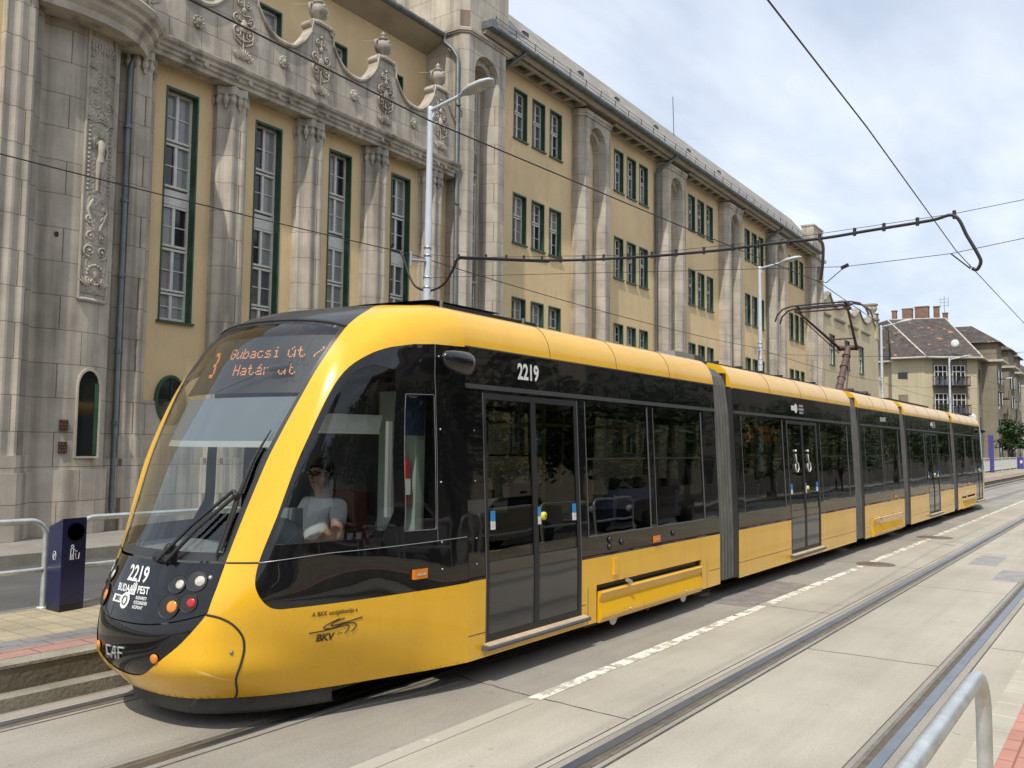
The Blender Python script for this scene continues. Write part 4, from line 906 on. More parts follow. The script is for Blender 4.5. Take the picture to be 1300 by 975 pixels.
# ================================================================ street lamps
lampm = pmat('lamp_pole_paint', (.62, .68, .74), .4, var=.06, vs_=5, coat=.2)
lamph = pmat('lamp_head', (.55, .56, .56), .4, var=.1, vs_=6)
def lamp(x, y, label, z0=.17, rot=0):
    t_ = thing('street_lamp', label, 'street lamp', (x, y, z0), 0, 'street lamps along the far pavement'); zt = 10.38
    g = MB(); g.lathe([(.16, 0), (.14, .03), (.115, .05), (.105, 4.6), (.09, 6.8), (.068, zt-z0-.1), (.066, zt-z0), (.02, zt-z0+.02)], (x, y, z0), 16); g.build('pole', lampm, t_)
    g = MB(); g.tube([(x, y, 10.2), (x+.0, y-.06, 10.3), (x+.0, y-.98, 10.45)], .045, 8); g.tube([(x, y, 9.95), (x+.05, y-.14, 10.3)], .03, 6); g.build('arm', lampm, t_)
    # lamp head: flattened boat shape along the arm
    d_ = Vector((.0, -.96, .16)).normalized(); s_ = d_.cross(Vector((0, 0, 1))).normalized(); u_ = s_.cross(d_); o_ = Vector((x+.0, y-.93, 10.44)); V = []; n = 12
    prof = [(0, .05, .05), (.12, .07, .06), (.22, .15, .10), (.45, .21, .13), (.75, .20, .12), (.98, .13, .07), (1.05, .04, .03)]
    for (t, a, b) in prof:
        for k in range(n): an = 2*pi*k/n; V.append(o_+d_*t+s_*a*cos(an)+u_*(b*sin(an) if sin(an) > 0 else .6*b*sin(an)))
    g = MB(); g.add(V, [(i*n+k, i*n+(k+1) % n, (i+1)*n+(k+1) % n, (i+1)*n+k) for i in range(len(prof)-1) for k in range(n)] + [tuple(range(n))[::-1], tuple(range((len(prof)-1)*n, len(prof)*n))], True)
    g.build('lamp_head', lamph, t_); g = MB(); V = [o_+d_*t+s_*a*cos(an)-u_*b*.75 for (t, a, b) in [(.5, .12, .085)] for an in [0]]
    c_ = o_+d_*.58-u_*.045; g.ball(c_, .12, 12, 6, (1, 1, .35)); g.build('lamp_glass', pmat('lamp_glass', (.7, .7, .66), .1, coat=.6), t_)
    g = MB()
    for z in (5.75, 6.0, 6.55, 6.75): g.lathe([(.095, 0), (.108, .005), (.108, .045), (.095, .05)], (x, y, z), 14)
    g.tube([(x, y-.105, 5.6), (x, y-.105, 6.9)], .012, 5); g.build('pole_clamps', alu, t_); g = MB(); g.tube([(x-.1, y, 6.42), (x-.62, y, 6.36)], .045, 6); g.tube([(x-.62, y, 6.20), (x-.62, y, 6.56)], .035, 8); g.build('wire_bracket', alu, t_)
    return t_
l1 = lamp(16.2, 14.3, 'tall white street lamp in front of the tower of the long building, nearest the camera')
LB = ['tall white street lamp standing among the piers of the long building, second from left', 'white street lamp between the gabled building and the brown tiled apartment block', 'white street lamp standing in front of the two balcony columns of the apartment block', 'white street lamp with a red flower ring, the left of the two ringed ones', 'white street lamp with a red flower ring at the right edge, farthest away']
lx = [39.6, 63.1, 89.2, 119.5, 135.0]
flow = pmat('red_flowers', (.45, .06, .04), .9, var=.5, vs_=9)
for x_, lb in zip(lx, LB): dup(l1, loc=(x_, 14.3, .17), label=lb)
for k, (x_, y_) in enumerate(((83.0, 12.3), (92.0, 11.6))): pass
for k, x_ in enumerate((119.5, 135.0)):
    g = MB(); rnd = random.Random(k)
    for q in range(160): an = rnd.uniform(0, 2*pi); rr_ = rnd.uniform(.25, .95); g.ball((x_+rr_*cos(an), 14.3+rr_*sin(an), 4.3+rnd.uniform(-.18, .2)), rnd.uniform(.05, .11), 5, 4)
    o = g.build('flower_ring', flow); tag(o, ['ring of red flowers round the left of the two far lamp posts', 'ring of red flowers round the rightmost far lamp post'][k], 'flower ring', 'flower rings on lamp posts')
# ================================================================ overhead wires
def sag(a, b, s, n=16): a, b = Vector(a), Vector(b); return [a.lerp(b, k/n) - Vector((0, 0, s*4*(k/n)*(1-k/n))) for k in range(n+1)]
g = MB(); g.tube([(-20, 5.9, 5.0), (3.4, 5.36, 5.0), (6.2, 5.48, 5.0), (11.1, 5.2, 5.0), (16.35, 4.80, 4.99), (22, 5.15, 5.0), (34, 5.9, 5.0), (58, 5.0, 5.0), (110, 5.9, 5.0), (200, 5.5, 5.0)], .0075, 6)
o = g.build('contact_wire', wirem); tag(o, 'contact wire running above the yellow tram and under its pantograph', 'overhead wire', 'overhead tram wires')
g = MB(); g.tube([(-20, 1.9, 5.0), (5.8, 2.02, 5.0), (8.7, 2.07, 5.0), (15.0, 2.27, 5.0), (24.4, 2.25, 5.0), (40, 1.8, 5.0), (110, 2.3, 5.0), (200, 2.0, 5.0)], .0075, 6)
o = g.build('contact_wire', wirem); tag(o, 'contact wire crossing the open sky at upper right, above the empty track', 'overhead wire', 'overhead tram wires')
XS = 16.25
g = MB(); pts = [(XS, 14.3, 6.62), (XS, 13.33, 6.42), (XS, 8.66, 5.93), (XS, 5.6, 5.84), (XS, 2.47, 5.90), (XS, 1.2, 6.0), (XS, -9, 6.9)]; g.tube(pts, .0055, 5)
o = g.build('span_wire', wirem); tag(o, 'thin upper cross wire that carries the thick black cable', 'overhead wire', 'cross wires')
g = MB(); pts = [(XS, 14.3, 6.03), (XS, 11.97, 5.85), (XS, 7.58, 5.47), (XS, 4.28, 5.19), (XS, 2.54, 5.22), (XS, 1.4, 5.35), (XS, -9, 6.7)]; g.tube(pts, .006, 5)
g.tube([(XS, 4.28, 5.19), (XS, 4.62, 4.93), (XS, 4.80, 4.99)], .009, 5); g.tube([(XS, 2.54, 5.22), (XS, 2.25, 4.93), (XS, 2.26, 5.0)], .012, 5); g.tube([(XS, 4.35, 5.17), (XS, 4.22, 5.22)], .035, 6)
o = g.build('span_wire', wirem); tag(o, 'thin lower cross wire with two short pull-off arms', 'overhead wire', 'cross wires')
def smooth(P, n=8):
    P = [Vector(p) for p in P]; out_ = []
    for i in range(len(P)-1):
        a = P[max(i-1, 0)]; b = P[i]; c_ = P[i+1]; d_ = P[min(i+2, len(P)-1)]
        for k in range(n):
            t_ = k/n; out_.append(.5*((2*b)+(-a+c_)*t_+(2*a-5*b+4*c_-d_)*t_*t_+(-a+3*b-3*c_+d_)*t_**3))
    return out_+[P[-1]]
g = MB(); cab = [(15.51, 7.05), (15.57, 6.9), (15.23, 6.75), (14.94, 6.15), (14.67, 5.82), (14.2, 5.7), (13.77, 5.83), (13.47, 6.19), (13.33, 6.41), (12.91, 6.37), (10.65, 6.04), (8.66, 5.87), (6.9, 5.79), (5.55, 5.78), (4.66, 5.76), (3.9, 5.79), (2.86, 5.83), (2.47, 5.86), (2.28, 5.48), (2.13, 5.16), (2.09, 5.02), (2.15, 4.90), (2.22, 4.93)]
g.tube(smooth([(XS-.02, a, b) for a, b in cab]), .028, 8)
g.tube(smooth([(XS-.02, a+.05, b-.03) for a, b in cab[5:11]]), .02, 6)
g.tube(smooth([(XS-.02, 4.72, 5.74), (XS-.02, 4.66, 5.6), (XS-.02, 4.68, 5.2), (XS-.02, 4.72, 4.98)]), .028, 8)
for y_ in [13.33, 12.5, 11.9, 11.4, 10.9, 10.4, 9.8, 9.3, 8.7, 8.15, 7.6, 7.0, 6.4, 5.9, 5.3, 4.72, 4.1, 3.6, 3.05, 2.47]:
    z_ = np.interp(y_, [a for a, b in cab[8:18]][::-1], [b for a, b in cab[8:18]][::-1]); g.tube([(XS-.02, y_, z_-.05), (XS-.01, y_, z_+.09)], .03, 6)
o = g.build('feeder_cable', pmat('cable_black', (.02, .018, .02), .5, var=.2)); tag(o, 'thick black looping cable with clips strung across the street', 'cable')
g = MB(); P = []
for a, b in zip([-7.4, 15.6, 39.0, 62.5, 88.6], [15.6, 39.0, 62.5, 88.6, 118.9]): P += sag((a, 14.3, 6.5), (b, 14.3, 6.5), .18)
g.tube(P, .012, 5); o = g.build('service_wire', wirem); tag(o, 'black service cable strung from lamp post to lamp post in front of the facade', 'overhead wire')
for P_, lb_ in ((sag((39.6, 14.3, 6.3), (39.6, -9, 6.9), .8), 'cross wire from the second lamp post, low in front of the gabled building'), (sag((63.1, 14.3, 6.3), (63.1, -9, 6.9), .8), 'cross wire from the third lamp post, before the apartment windows'), (sag((89.2, 14.3, 6.3), (89.2, -9, 6.9), .8), 'farthest cross wire, low before the apartment block')):
    g = MB(); g.tube(P_, .008, 5); o = g.build('span_wire', wirem); tag(o, lb_, 'overhead wire', 'cross wires')
# ================================================================ railings, bin, totem
galv = pmat('galvanised_tube', (.62, .65, .64), .42, metal=.6, var=.18, vs_=14, bump=.08, bs=60)
def hoop(x0, x1, y, z0, zt, label, r=.03, mid=True, grp='tube railings at the back of the far platform', plates=True):
    t_ = thing('tube_railing', label, 'railing', ((x0+x1)/2, y, z0), 0, grp); c = .16
    arc0 = [(x0+c-c*cos(q), y, zt-c+c*sin(q)) for q in np.linspace(0, pi/2, 8)]; arc1 = [(x1-c+c*sin(q), y, zt-c+c*cos(q)) for q in np.linspace(0, pi/2, 8)]
    g = MB(); g.tube([(x0, y, z0)]+arc0+arc1+[(x1, y, z0)], r, 12); g.build('frame_tube', galv, t_)
    if mid: g = MB(); g.tube([(x0, y, z0+.36), (x1, y, z0+.36)], r*.85, 10); g.build('middle_tube', galv, t_)
    if plates:
        for a in (x0, x1): g = MB(); g.lathe([(.06, 0), (.06, .01), (.035, .015)], (a, y, z0), 14); g.build('base_plate', galv, t_)
    return t_
yr = 8.60
hoop(2.30, 4.29, yr, .285, 1.115, 'grey tube railing at the far left beside the blue litter bin')
hoop(4.60, 6.6, yr, .285, 1.115, 'grey tube railing behind the tram windshield, right of the blue litter bin')
for k, x_ in enumerate((9.5, 12.0, 14.5)):
    pass
hoop(1.2, 3.47, .475, .25, 1.125, 'thick galvanised hoop railing close to the camera at the bottom right', r=.0255, mid=False, grp=None)
binm = pmat('bin_blue', (.010, .014, .065), .38, var=.2, vs_=6, bump=.08, bs=30, coat=.2)
bn = thing('litter_bin', 'dark blue pentagonal metal litter bin with round opening on the far platform', 'litter bin', (4.42, 8.55, .285))
x0, x1, y0, y1 = 4.30, 4.62, 8.38, 8.72
# plan: front face towards the track, small angled left face
bp = [(4.26, 8.24), (4.515, 8.285), (4.53, 8.50), (4.265, 8.50)]
def binprism(g, zb, zfront, zback, p=bp, e=0):
    c_ = (4.40, 8.38); q = [(c_[0]+(a-c_[0])*(1+e), c_[1]+(b-c_[1])*(1+e)) for a, b in p]
    zt = [zfront, zfront, zback, zback]
    n = len(q); g.add([(a, b, zb) for a, b in q]+[(a, b, z) for (a, b), z in zip(q, zt)], [(i, (i+1) % n, n+(i+1) % n, n+i) for i in range(n)]+[tuple(range(n))[::-1], tuple(range(n, 2*n))])
g = MB(); binprism(g, .345, 1.15, 1.06); g.build('body', binm, bn)
g = MB(); binprism(g, .285, .345, .345, e=-.02); g.build('base', pmat('bin_base', (.02, .021, .03), .6, var=.4, vs_=9), bn)
g = MB(); g.lathe([(.082, 0), (.082, -.004), (.075, -.005), (.07, -.001)], (4.395, 8.252, 1.02), 26, 'y'); g.build('opening', pmat('hole_black', (.001, .001, .001), 1.0, spec=0.), bn)
g = MB()   # tidy-man pictogram and no-smoking mark
yq = 8.252
def stroke(g, P, r=.0035): g.tube([(a, yq, b) for a, b in P], r, 5)
stroke(g, [(4.37+.012*cos(a), .885+.012*sin(a)) for a in np.linspace(0, 6.3, 12)]); stroke(g, [(4.355, .865), (4.350, .76)]); stroke(g, [(4.355, .865), (4.380, .862), (4.398, .84), (4.415, .835)]); stroke(g, [(4.380, .86), (4.378, .81), (4.380, .76)]); stroke(g, [(4.366, .81), (4.366, .76)])
stroke(g, [(4.398, .82), (4.404, .765), (4.430, .765), (4.436, .82)]); g.build('pictogram', whitep, bn)
g = MB(); d_ = Vector((0, -1, 0)); c_ = Vector((4.2605, 8.37, .80))
g.tube([c_+d_*.028*cos(a)+Vector((0, 0, .04*sin(a))) for a in np.linspace(0, 6.28, 20)], .003, 5); g.tube([c_+d_*.012+Vector((0, 0, .02)), c_-d_*.008+Vector((0, 0, -.02))], .004, 5); g.tube([c_-d_*.01+Vector((0, 0, .015)), c_-d_*.01-Vector((0, 0, .02))], .003, 5); g.build('no_smoking_mark', whitep, bn)
tot = thing('info_totem', 'tall narrow violet blue information pillar on the far platform just right of the tram tail', 'information pillar', (74, 9.2, .285))
blue2 = pmat('totem_blue', (.085, .07, .30), .4, var=.08, vs_=4)
g = MB(); g.box(73.85, 74.15, 9.02, 9.34, .3, 3.05); g.build('column', blue2, tot); g = MB(); g.box(73.8, 74.2, 8.98, 9.35, .285, .34); g.build('base', darkg, tot)
b2 = thing('litter_bin', 'small violet blue litter bin with white mark by the fence at the right edge', 'litter bin', (91.2, 9.0, .285))
g = MB(); g.prism([(91, 8.75), (91.4, 8.75), (91.5, 9.1), (91.2, 9.25), (90.9, 9.1)], .3, 1.35); g.build('body', blue2, b2); g = MB(); g.box(90.93, 90.97, 8.82, 9.02, .8, 1.05); g.build('sticker', whitep, b2)
# picket fence at the back of the far platform
fm = pmat('fence_paint', (.60, .61, .60), .5, var=.1, vs_=5)
for k in range(10):
    xa = 56+k*5.0; fx = thing('picket_fence', ['white picket fence panel along the far platform behind the tram tail'][0], 'fence', (xa+2.4, 9.28, .285), 0, 'white fence panels on the far platform') if k == 0 else None
    if k == 0:
        f0 = fx; g = MB(); g.tube([(xa, 9.28, 1.30), (xa+4.85, 9.28, 1.30)], .035, 6); g.tube([(xa, 9.28, .42), (xa+4.85, 9.28, .42)], .028, 6); g.build('rail', fm, fx)
        g = MB()
        for q in np.arange(.12, 4.8, .16): g.tube([(xa+q, 9.28, .42), (xa+q, 9.28, 1.30)], .014, 5)
        g.build('pickets', fm, fx)
        for a in (0, 4.85): g = MB(); g.tube([(xa+a, 9.28, .285), (xa+a, 9.28, 1.36)], .04, 8); g.build('post', fm, fx)
    else: dup(f0, loc=(xa+2.4, 9.28, .285), label='white picket fence panel along the far platform behind the tram tail')
# ================================================================ trees
bark = pmat('bark', (.09, .07, .05), .95, var=.3, vs_=6, bump=.5, bs=20)
leafm = pmat('leaves', (.048, .092, .024), .6, c2=(.022, .048, .012), vs_=1.1)
def tree(x, y, h, r, label, seed, n=2600, z0=0, group='trees across the street', crown_z=.38):
    rnd = random.Random(seed); t_ = thing('tree', label, 'tree', (x, y, z0), 0, group)
    g = MB(); g.tube([(x, y, z0), (x+.05, y, z0+h*.25), (x-.05, y+.1, z0+h*.5), (x, y, z0+h*.8)], [.22, .17, .12, .04], 8)
    for k in range(6): an = k*1.05+rnd.uniform(0, .5); zz = z0+h*rnd.uniform(.3, .55); g.tube([(x, y, zz), (x+cos(an)*r*.4, y+sin(an)*r*.4, zz+h*.12), (x+cos(an)*r*.75, y+sin(an)*r*.75, zz+h*.2)], [.08, .05, .02], 6)
    g.build('trunk', bark, t_)
    cl = []
    for k in range(26):
        an = rnd.uniform(0, 2*pi); el = rnd.uniform(-.6, 1); rr_ = r*rnd.uniform(.25, .8); cl.append((x+cos(an)*rr_*sqrt(1-max(0, el)**2*.6), y+sin(an)*rr_*sqrt(1-max(0, el)**2*.6), z0+h*(crown_z+.31)+el*h*.28, r*rnd.uniform(.22, .42)))
    g = MB(); V = []; Fs = []
    for k in range(n):
        c_ = rnd.choice(cl); th = rnd.uniform(0, 2*pi); ph = math.acos(rnd.uniform(-1, 1)); q = c_[3]*rnd.uniform(.5, 1.05); p_ = Vector((c_[0]+q*sin(ph)*cos(th), c_[1]+q*sin(ph)*sin(th), c_[2]+q*cos(ph)*.85))
        a = Vector((rnd.uniform(-1, 1), rnd.uniform(-1, 1), rnd.uniform(-.6, .6))).normalized(); b = a.cross(Vector((rnd.uniform(-1, 1), rnd.uniform(-1, 1), 1))).normalized(); s_ = rnd.uniform(.10, .22)
        i0 = len(V); V += [p_-a*s_, p_+b*s_*.5, p_+a*s_, p_-b*s_*.5]; Fs.append((i0, i0+1, i0+2, i0+3))
    g.add(V, Fs); g.build('crown', leafm, t_); return t_
tree(104, 11.2, 4.3, 1.5, 'small dark green tree beside the rightmost far lamp post', 5, 1800, group='small trees at the right edge')
tree(118, 12.4, 5.6, 1.7, 'light green tree top behind the small dark tree at the right edge', 6, 1600, group='small trees at the right edge')
# ================================================================ tram nose surface
YC=5.48
V=[0,.35,.62,.78,.92,1.03,1.12,1.18,1.2]
ROWS=[
 ([3.46,3.52,3.76,4.03,4.40,4.75,5.04,5.29,5.4],[.21]*9,V),
 ([3.28,3.325,3.47,3.71,4.12,4.48,4.87,5.2,5.4],[.40]*9,V),
 ([3.245,3.295,3.455,3.65,3.92,4.25,4.69,5.12,5.4],[.60]*9,V),
 ([3.30,3.345,3.485,3.61,3.80,4.14,4.6,5.08,5.4],[.85]*9,V),
 ([3.41,3.455,3.585,3.67,3.79,4.04,4.48,5.0,5.4],[1.10]*9,[0,.35,.60,.76,.90,1.01,1.11,1.165,1.19]),
 ([3.56,3.61,3.71,3.79,3.86,4.06,4.5,5.0,5.4],[1.45]*9,[0,.35,.62,.78,.92,1.01,1.10,1.15,1.175]),
 ([3.68,3.74,3.84,3.92,3.98,4.12,4.5,5.0,5.4],[1.85]*9,[0,.35,.62,.78,.92,1.0,1.08,1.135,1.155]),
 ([3.91,3.96,4.05,4.12,4.18,4.29,4.57,5.0,5.4],[2.3]*9,[0,.35,.62,.78,.9,.98,1.06,1.115,1.135]),
 ([4.10,4.14,4.22,4.30,4.38,4.5,4.72,5.05,5.4],[2.63,2.63,2.6,2.57,2.55,2.53,2.52,2.51,2.5],[0,.35,.62,.78,.89,.975,1.05,1.105,1.127]),
 ([4.24,4.28,4.36,4.44,4.53,4.64,4.82,5.1,5.4],[2.78,2.775,2.75,2.71,2.69,2.68,2.67,2.67,2.68],[0,.35,.62,.78,.88,.965,1.04,1.095,1.12]),
 ([4.48,4.52,4.59,4.66,4.74,4.84,4.98,5.2,5.4],[2.905,2.90,2.88,2.86,2.85,2.85,2.845,2.84,2.84],[0,.34,.6,.74,.84,.92,.99,1.05,1.08]),
 ([4.83,4.85,4.9,4.95,5.0,5.08,5.18,5.3,5.4],[2.98,2.98,2.975,2.97,2.965,2.965,2.965,2.965,2.965],[0,.32,.55,.68,.78,.85,.91,.95,.975]),
 ([5.2,5.2,5.22,5.25,5.28,5.3,5.33,5.37,5.4],[3.02]*9,[0,.28,.46,.57,.66,.72,.76,.79,.80]),
]
G=np.array([[ [x,v,z] for x,z,v in zip(*r)] for r in ROWS])  # (R,9,3)
def _w(n,t):
    i=int(min(max(np.floor(t),0),n-2));f=t-i
    w=np.zeros(n)
    c=[-.5*f+f*f-.5*f**3, 1-2.5*f*f+1.5*f**3, .5*f+2*f*f-1.5*f**3, -.5*f*f+.5*f**3]
    for k,ck in zip((i-1,i,i+1,i+2),c):
        if k<0: w[0]+=2*ck; w[1]-=ck
        elif k>n-1: w[n-1]+=2*ck; w[n-2]-=ck
        else: w[k]+=ck
    return w
def _wu(n,t):
    # mirror-symmetric at centre (t=0)
    i=int(min(max(np.floor(t),0),n-2));f=t-i
    c=[-.5*f+f*f-.5*f**3, 1-2.5*f*f+1.5*f**3, .5*f+2*f*f-1.5*f**3, -.5*f*f+.5*f**3]
    W=np.zeros((n,2)) # even, odd weights
    for k,ck in zip((i-1,i,i+1,i+2),c):
        if k<0: W[1,0]+=ck; W[1,1]-=ck
        elif k>n-1: W[n-1]+=2*ck; W[n-2]-=ck
        else: W[k]+=ck
    return W
def Sn(u,w,side=-1):
    """u 0..8 centre->side, w 0..12 bottom->roof ; returns world xyz; side -1 = towards camera"""
    ww=_w(len(G),w);wu=_wu(9,abs(u))
    P=np.tensordot(ww,G,1)
    x=wu[:,0]@P[:,0];z=wu[:,0]@P[:,2];v=wu[:,1]@P[:,1]
    s=side*(1 if u>=0 else -1)
    return np.array([x,YC+s*v,z])
# ================================================================ tram
tram = thing('tram', 'long yellow and black articulated low floor tram, number 2219 on its nose', 'tram', (18, YC, 0))
REARX = 37.9
def SP(u, w, side=-1, rear=False):
    p = Sn(u, w, side); return (REARX-p[0], p[1], p[2]) if rear else tuple(p)
def inpoly(x, y, P):
    c = False; n = len(P)
    for i in range(n):
        x1, y1 = P[i]; x2, y2 = P[(i+1) % n]
        if (y1 > y) != (y2 > y) and x < (x2-x1)*(y-y1)/(y2-y1)+x1: c = not c
    return c
def dens(P, st=.12):
    out_ = []
    for i in range(len(P)):
        a, b = P[i], P[(i+1) % len(P)]; n = max(1, int(sqrt((a[0]-b[0])**2+(a[1]-b[1])**2)/st))
        out_ += [(a[0]+(b[0]-a[0])*k/n, a[1]+(b[1]-a[1])*k/n) for k in range(n)]
    return out_
def spl(P, n=5):
    """open smooth curve through points"""
    out_ = []
    for i in range(len(P)-1):
        a = P[max(i-1, 0)]; b = P[i]; c = P[i+1]; d = P[min(i+2, len(P)-1)]
        for k in range(n):
            t_ = k/n; out_.append(tuple(.5*((2*b[q])+(-a[q]+c[q])*t_+(2*a[q]-5*b[q]+4*c[q]-d[q])*t_*t_+(-a[q]+3*b[q]-3*c[q]+d[q])*t_**3) for q in (0, 1)))
    return out_+[P[-1]]
def normal(u, w, side=-1, rear=False):
    e = .02; w0 = min(max(w, e), 12-e)
    a = Vector(SP(u+e, w0, side, rear))-Vector(SP(u-e, w0, side, rear)); b = Vector(SP(u, w0+e, side, rear))-Vector(SP(u, w0-e, side, rear))
    n = a.cross(b).normalized(); c = Vector(SP(u, w0, side, rear))-Vector((6.2 if not rear else REARX-6.2, YC, 1.4))
    return n if n.dot(c) > 0 else -n
def patch(name, outer, holes, mat, parent, side=-1, rear=False, off=0., st=.13, gu=.16, gw=.2):
    loops = [dens(outer, st)]+[dens(h, st) for h in holes]
    vs_, ed = [], []
    for lp in loops:
        b = len(vs_); vs_ += lp; ed += [(b+i, b+(i+1) % len(lp)) for i in range(len(lp))]
    us_ = [p[0] for p in outer]; ws_ = [p[1] for p in outer]
    u = math.floor(min(us_)/gu)*gu
    while u <= max(us_):
        w = math.floor(min(ws_)/gw)*gw
        while w <= max(ws_):
            if inpoly(u, w, outer) and not any(inpoly(u, w, h) for h in holes): vs_.append((u+1e-4, w+1e-4))
            w += gw
        u += gu
    V, Ed, Fs, _, _, _ = delaunay_2d_cdt([Vector(p) for p in vs_], ed, [], 0, 1e-5)
    fs = []
    for f in Fs:
        c = (V[f[0]]+V[f[1]]+V[f[2]])/3
        if inpoly(c.x, c.y, outer) and not any(inpoly(c.x, c.y, h) for h in holes): fs.append(tuple(f))
    P = []; NN = []
    for p in V:
        q = Vector(SP(p.x, p.y, side, rear))
        if off: q = q+normal(p.x, p.y, side, rear)*off
        P.append(q)
    g = MB(); good = []
    for f in fs:
        a, b, c = P[f[0]], P[f[1]], P[f[2]]; nn = (b-a).cross(c-a); cc = (a+b+c)/3-Vector((6.2 if not rear else REARX-6.2, YC, 1.4)); uvc = ((V[f[0]]+V[f[1]]+V[f[2]])/3)
        good.append(f if nn.dot(normal(uvc.x, uvc.y, side, rear)) > 0 else f[::-1])
    g.add(P, good, True)
    return g.build(name, mat, parent)
mir = lambda P: [(-a, b) for a, b in P][::-1]
inner = spl([(2.06, 4.0), (2.11, 4.95), (2.34, 5.75), (2.60, 6.35), (2.85, 6.9), (2.98, 7.6), (2.98, 8.4), (2.86, 9.2)], 4)
capR = spl([(2.86, 9.2), (2.84, 10.2), (2.5, 10.9), (2.3, 12.0)], 4)
maskR = [(2.06, 4.0), (2.04, 3.43), (1.96, 2.80)]
seamR = spl([(1.95, 2.76), (1.8, 2.70), (1.42, 2.58), (.98, 2.47), (.5, 2.41), (0, 2.40)], 3)
smileR = spl([(1.95, 2.76), (1.66, 2.3), (1.40, 1.91), (1.02, 1.43), (.64, 1.0), (.32, .79), (0, .73)], 3)
front_half = smileR[::-1] + maskR[::-1] + inner + capR[1:]                     # bottom centre -> roof, right side
frontR = [p for p in front_half]
front_full = frontR + mir(frontR)[:-1] if True else None
# right boundary up then left boundary down
front_full = frontR + [(-a, b) for a, b in frontR[::-1]][:-1]
outer_side = [(8.0, 8.90), (6.91, 8.9), (6.28, 8.78)] + spl([(5.57, 8.46), (5.05, 8.08), (4.66, 7.6), (4.33, 6.97), (4.0, 6.37), (3.68, 5.61), (3.44, 4.67), (3.31, 4.02), (3.31, 3.56), (3.42, 3.27), (3.58, 3.03), (3.75, 2.88), (3.95, 2.83)], 4) + [(4.54, 2.84), (6.05, 2.86), (8.0, 2.87)]
bumperL = spl([(1.93, 2.75), (2.31, 2.68), (2.68, 2.52), (2.90, 2.25), (2.93, 1.93), (2.87, 1.48), (2.74, 1.11), (2.42, .66), (1.86, 0.02)], 4)
glassW = [(3.46, 4.36), (6.08, 4.40), (6.26, 4.86), (6.28, 6.86), (6.1, 7.5), (5.4, 7.62), (5.0, 7.35), (4.64, 6.75), (4.18, 6.0), (3.75, 5.2)]
glassS = [(6.47, 6.87), (7.10, 6.89), (7.10, 4.46), (6.47, 4.47)]
pane_b = glosspanel('smoked_pane', (.006, .006, .007), .015, .05)
cupm = pmat('lamp_cup_dark', (.022, .021, .02), .35, var=.3, vs_=20)
